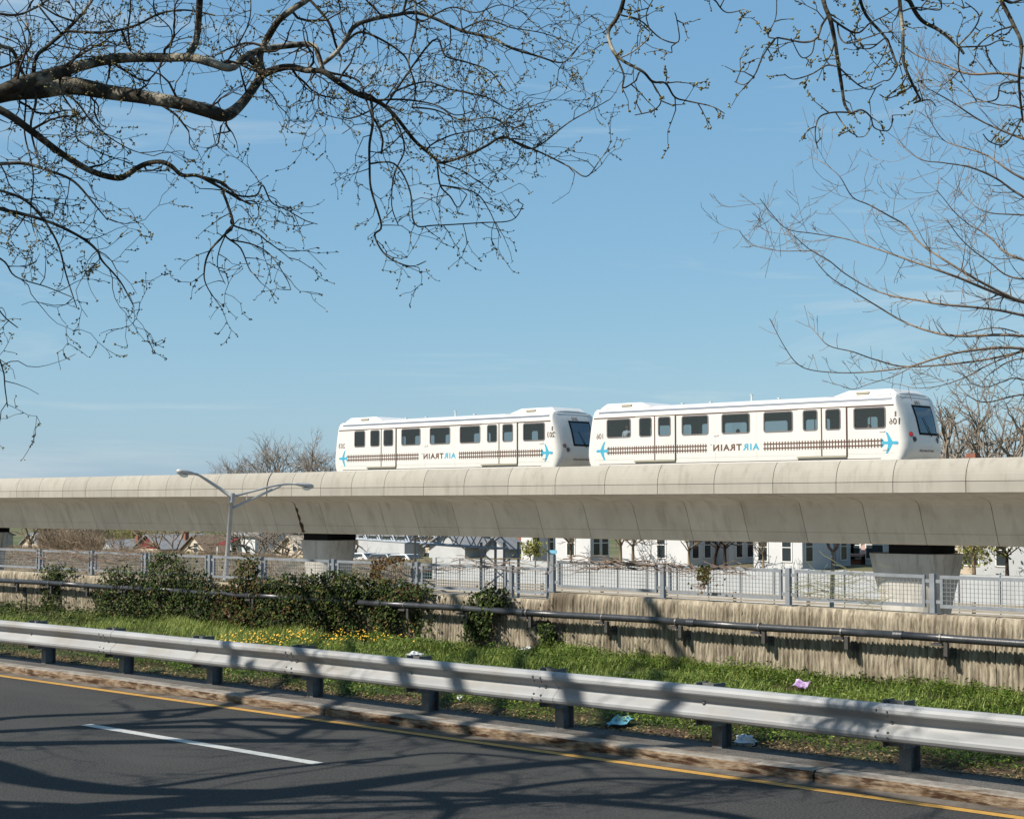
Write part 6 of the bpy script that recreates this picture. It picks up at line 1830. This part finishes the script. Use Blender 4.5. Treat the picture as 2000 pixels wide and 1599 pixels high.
def leafy(name, label, N, x0, x1, yl, yh, size, h0, h1, seed, dens, tone_shift=0.0, m=M_grass):
    """small flat leaves held at all heights of a lumpy mat"""
    g = np.random.default_rng(seed)
    x = g.uniform(x0, x1, N); y = g.uniform(yl, yh, N); cl = clumps(x, y)
    keep = g.random(N) < np.clip(.62 + .5 * cl, .15, 1) * dens(x, y)
    x, y, cl = x[keep], y[keep], cl[keep]; n = len(x)
    hh = h0 + (h1 - h0) * np.clip(.5 + .9 * cl, 0, 1.2)
    v = g.random(n) ** .6
    c_ = np.stack([x, y, zg(x, y) + hh * v], -1)
    az = g.uniform(0, 2 * np.pi, n); tl = g.normal(0, .45, n); t2 = g.normal(0, .45, n)
    s_ = size * g.uniform(.55, 1.4, n)
    a_ = np.stack([np.cos(az) * np.cos(tl), np.sin(az) * np.cos(tl), np.sin(tl)], -1) * s_[:, None]
    b_ = np.stack([-np.sin(az) * np.cos(t2), np.cos(az) * np.cos(t2), np.sin(t2)], -1) * (s_ * g.uniform(.45, .8, n))[:, None]
    V = np.stack([c_ - a_, c_ - b_ * .8 - a_ * .2, c_ + a_, c_ + b_ * .8 - a_ * .2], 1).reshape(-1, 3)
    k = np.arange(n)[:, None] * 4
    lowf = np.sin(x * .55 + 1.1 * np.sin(y * .8)) * np.sin(y * 1.1 + x * .23)
    tone = np.clip(.44 + tone_shift + .30 * cl + .16 * lowf + g.normal(0, .2, n), 0, 1)
    mk_np(name, V, k + np.array([[0, 1, 2, 3]]), m, None, tone=tone, kind='stuff', label=label, category='weeds')
patch = lambda x, y: np.where((y < 12.95 + .25 * np.sin(x * 1.1) + .2 * np.sin(x * 3.3 + 1)), np.clip(.95 + 1.1 * clumps(x * .6 + 3, y * .6), .1, 1), 1)
leafy('weeds', 'leafy green weeds and clover covering the bank behind the guardrail', 330000, -20, 2.5, 12.35, WALL - .02, .018, .01, .15, 3, lambda x, y: edge(x, y) * patch(x, y))
leafy('ground_ivy', 'dark ivy creeping over the ground below the wall at the left', 60000, -62, -23, 14.9, WALL - .03, .030, .04, .22, 15, lambda x, y: np.clip((y - 14.9) / 1.0, 0, 1) * np.clip((-23 - x) / 4, 0, 1), tone_shift=-.02, m=M_ivy)
leafy('weeds', 'low green weeds on the bank left of the clover', 150000, -60, -20, 12.4, WALL - .03, .020, .03, .11, 5, lambda x, y: edge(x, y) * patch(x, y) * np.clip((16.2 - y) / 1.2, .1, 1), tone_shift=-.24)
leafy('weeds', 'darker leafy weeds in tufts along the foot of the wall', 90000, -18, 2.5, 15.4, WALL - .03, .020, .04, .26, 6, lambda x, y: np.clip(clumps(x * .7 + 9, y * .7) * 2.2 + .25, 0, 1) * np.clip((y - 15.6) / .8, 0, 1), tone_shift=-.05)
grass_obj('grass', 'taller yellowish grass along the middle of the bank', 130000, -29, -7, 13.4, WALL - .03, .11, .0032, seed=4, dens=lambda x, y: edge(x, y) * np.clip((-6 - x) / 5, 0, 1) * np.clip((x + 29) / 6, .1, 1), tone_shift=.36)
grass_obj('grass', 'scattered grass blades among the clover at the right', 7000, -14, 2.5, 12.6, WALL - .03, .11, .0030, seed=8, dens=lambda x, y: edge(x, y), tone_shift=.2)
# dead leaves along the edge
g = np.random.default_rng(9); n = 16000
x = g.uniform(-40, 2, n); y = 12.3 + np.abs(g.normal(0, .26, n)) + .02
z = np.where(y < 12.45, .084, zg(x, y)) + g.uniform(.0, .012, n)
a_ = g.uniform(0, 6.3, n); s_ = g.uniform(.008, .022, n)
t = np.stack([np.cos(a_), np.sin(a_), g.normal(0, .3, n)], -1) * s_[:, None]; bt = np.stack([-np.sin(a_), np.cos(a_), g.normal(0, .3, n)], -1) * (s_ * .6)[:, None]
c_ = np.stack([x, y, z + .004], -1)
V = np.stack([c_ - t, c_ - bt, c_ + t, c_ + bt], 1).reshape(-1, 3)
k = np.arange(n)[:, None] * 4
mk_np('leaf_litter', V, k + np.array([[0, 1, 2, 3]]), M_drygrass, None, kind='stuff', label='brown leaf litter along the edge of the grass', category='leaf litter')
# dandelions
V = []; Fc = []
for i in range(330):
    px_ = 620 + rng.gauss(0, 95) if rng.random() < .75 else rng.uniform(425, 520); py_ = 1239 + rng.gauss(0, 7) - (620 - px_) * -.01
    if not 425 < px_ < 830: continue
    p = G(px_, py_, .33)
    if not 14.5 < p.y < WALL - .1: p.y = rng.uniform(15.2, 17.2)
    gz = float(zg(np.array(p.x), np.array(p.y))); c_ = Vector((p.x, p.y, gz + rng.uniform(.10, .2)))
    r_ = rng.uniform(.009, .017); c0 = len(V); tl = rv(.25)
    up = (Vector((0, -.5, 1)) + tl).normalized(); a_ = up.cross(Vector((1, 0, 0))).normalized(); b_ = up.cross(a_)
    V.append(tuple(c_ + up * r_ * .5))
    for q in range(7):
        an = q * 2 * math.pi / 7; V.append(tuple(c_ + a_ * r_ * math.cos(an) + b_ * r_ * math.sin(an)))
    for q in range(7): Fc.append((c0, c0 + 1 + q, c0 + 1 + (q + 1) % 7))
mk_np('dandelions', V, Fc, M_flower, None, kind='stuff', label='drift of small yellow flowers in the grass below the ivy', category='flowers')

# ---- litter
def crumple(name, c_, sx_, sy_, sz_, m, label, cat, seed, flat=.0):
    r_ = random.Random(seed); n, k_ = 12, 8; V = []
    for j in range(k_ + 1):
        t = math.pi * j / k_
        for i in range(n):
            p = 2 * math.pi * i / n; q = 1 + r_.uniform(-.38, .32)
            V.append((c_.x + sx_ * q * math.sin(t) * math.cos(p), c_.y + sy_ * q * math.sin(t) * math.sin(p), max(c_.z + .002, c_.z + sz_ * (.75 + q * .9 * math.cos(t)))))
    return mk(name, (V, [(j * n + i, (j + 1) * n + i, (j + 1) * n + (i + 1) % n, j * n + (i + 1) % n) for j in range(k_) for i in range(n)]), m, label=label, cat=cat, loc=(c_.x, c_.y, c_.z))
def gpt(px, py):
    p = G(px, py, .12)
    for _ in range(5):
        z = float(zg(np.array(p.x), np.array(p.y))) + .03; p = G(px, py, z)
    return p
crumple('plastic_bag', gpt(810, 1284), .12, .14, .05, M_bag, 'crumpled clear white plastic bag in the grass left of centre', 'bag', 1)
crumple('plastic_bag', gpt(1030, 1272), .08, .10, .045, M_bag, 'small white plastic scrap in the grass near the wall foot', 'bag', 2)
crumple('plastic_bag', gpt(1456, 1456), .10, .10, .06, M_bag, 'white plastic bag lying under the guardrail right of a post', 'bag', 3)
crumple('plastic_cup', gpt(898, 1366), .035, .035, .03, M_bag, 'tiny white litter under the guardrail', 'litter', 4)
# flat, folded wrappers
def wrapper(name, px, py, w, d_, m, label, seed):
    c_ = gpt(px, py); r_ = random.Random(seed); V = []; n = 6
    for j in range(4):
        for i in range(n):
            V.append((c_.x + (i / (n - 1) - .5) * w + r_.uniform(-.01, .01), c_.y + (j / 3 - .5) * d_, c_.z + .035 + .06 * j / 3 + r_.uniform(-.018, .018)))
    V += [(v[0], v[1] + .002, v[2] - .006) for v in V]
    Fc = [(j * n + i, j * n + i + 1, (j + 1) * n + i + 1, (j + 1) * n + i) for j in range(3) for i in range(n - 1)]
    Fc += [tuple(24 + q for q in f[::-1]) for f in Fc]
    mk(name, (V, Fc), m, label=label, cat='litter', loc=(c_.x, c_.y, c_.z))
wrapper('wrapper', 1564, 1346, .20, .14, M_purple, 'purple and white wrapper lying on the grass at the right', 5)
wrapper('wrapper', 1211, 1420, .21, .20, M_tealbag, 'teal blue wrapper under the guardrail beside a post', 6)
# broken branches on the grass
for pix, lab in (([(1210, 1331), (1225, 1322), (1250, 1320), (1275, 1322), (1290, 1330)], 'curved dead branch lying on the grass behind the guardrail'), ([(1320, 1332), (1340, 1330), (1358, 1322), (1365, 1318)], 'short pale dead stick on the grass right of the curved branch')):
    pts = [gpt(*q) + Vector((0, 0, .05)) for q in pix]
    mk('dead_branch', MB().tube(pts, list(np.linspace(.012, .006, len(pts))), 6), M_stick, smooth=True, label=lab, cat='branch', loc=pts[0])
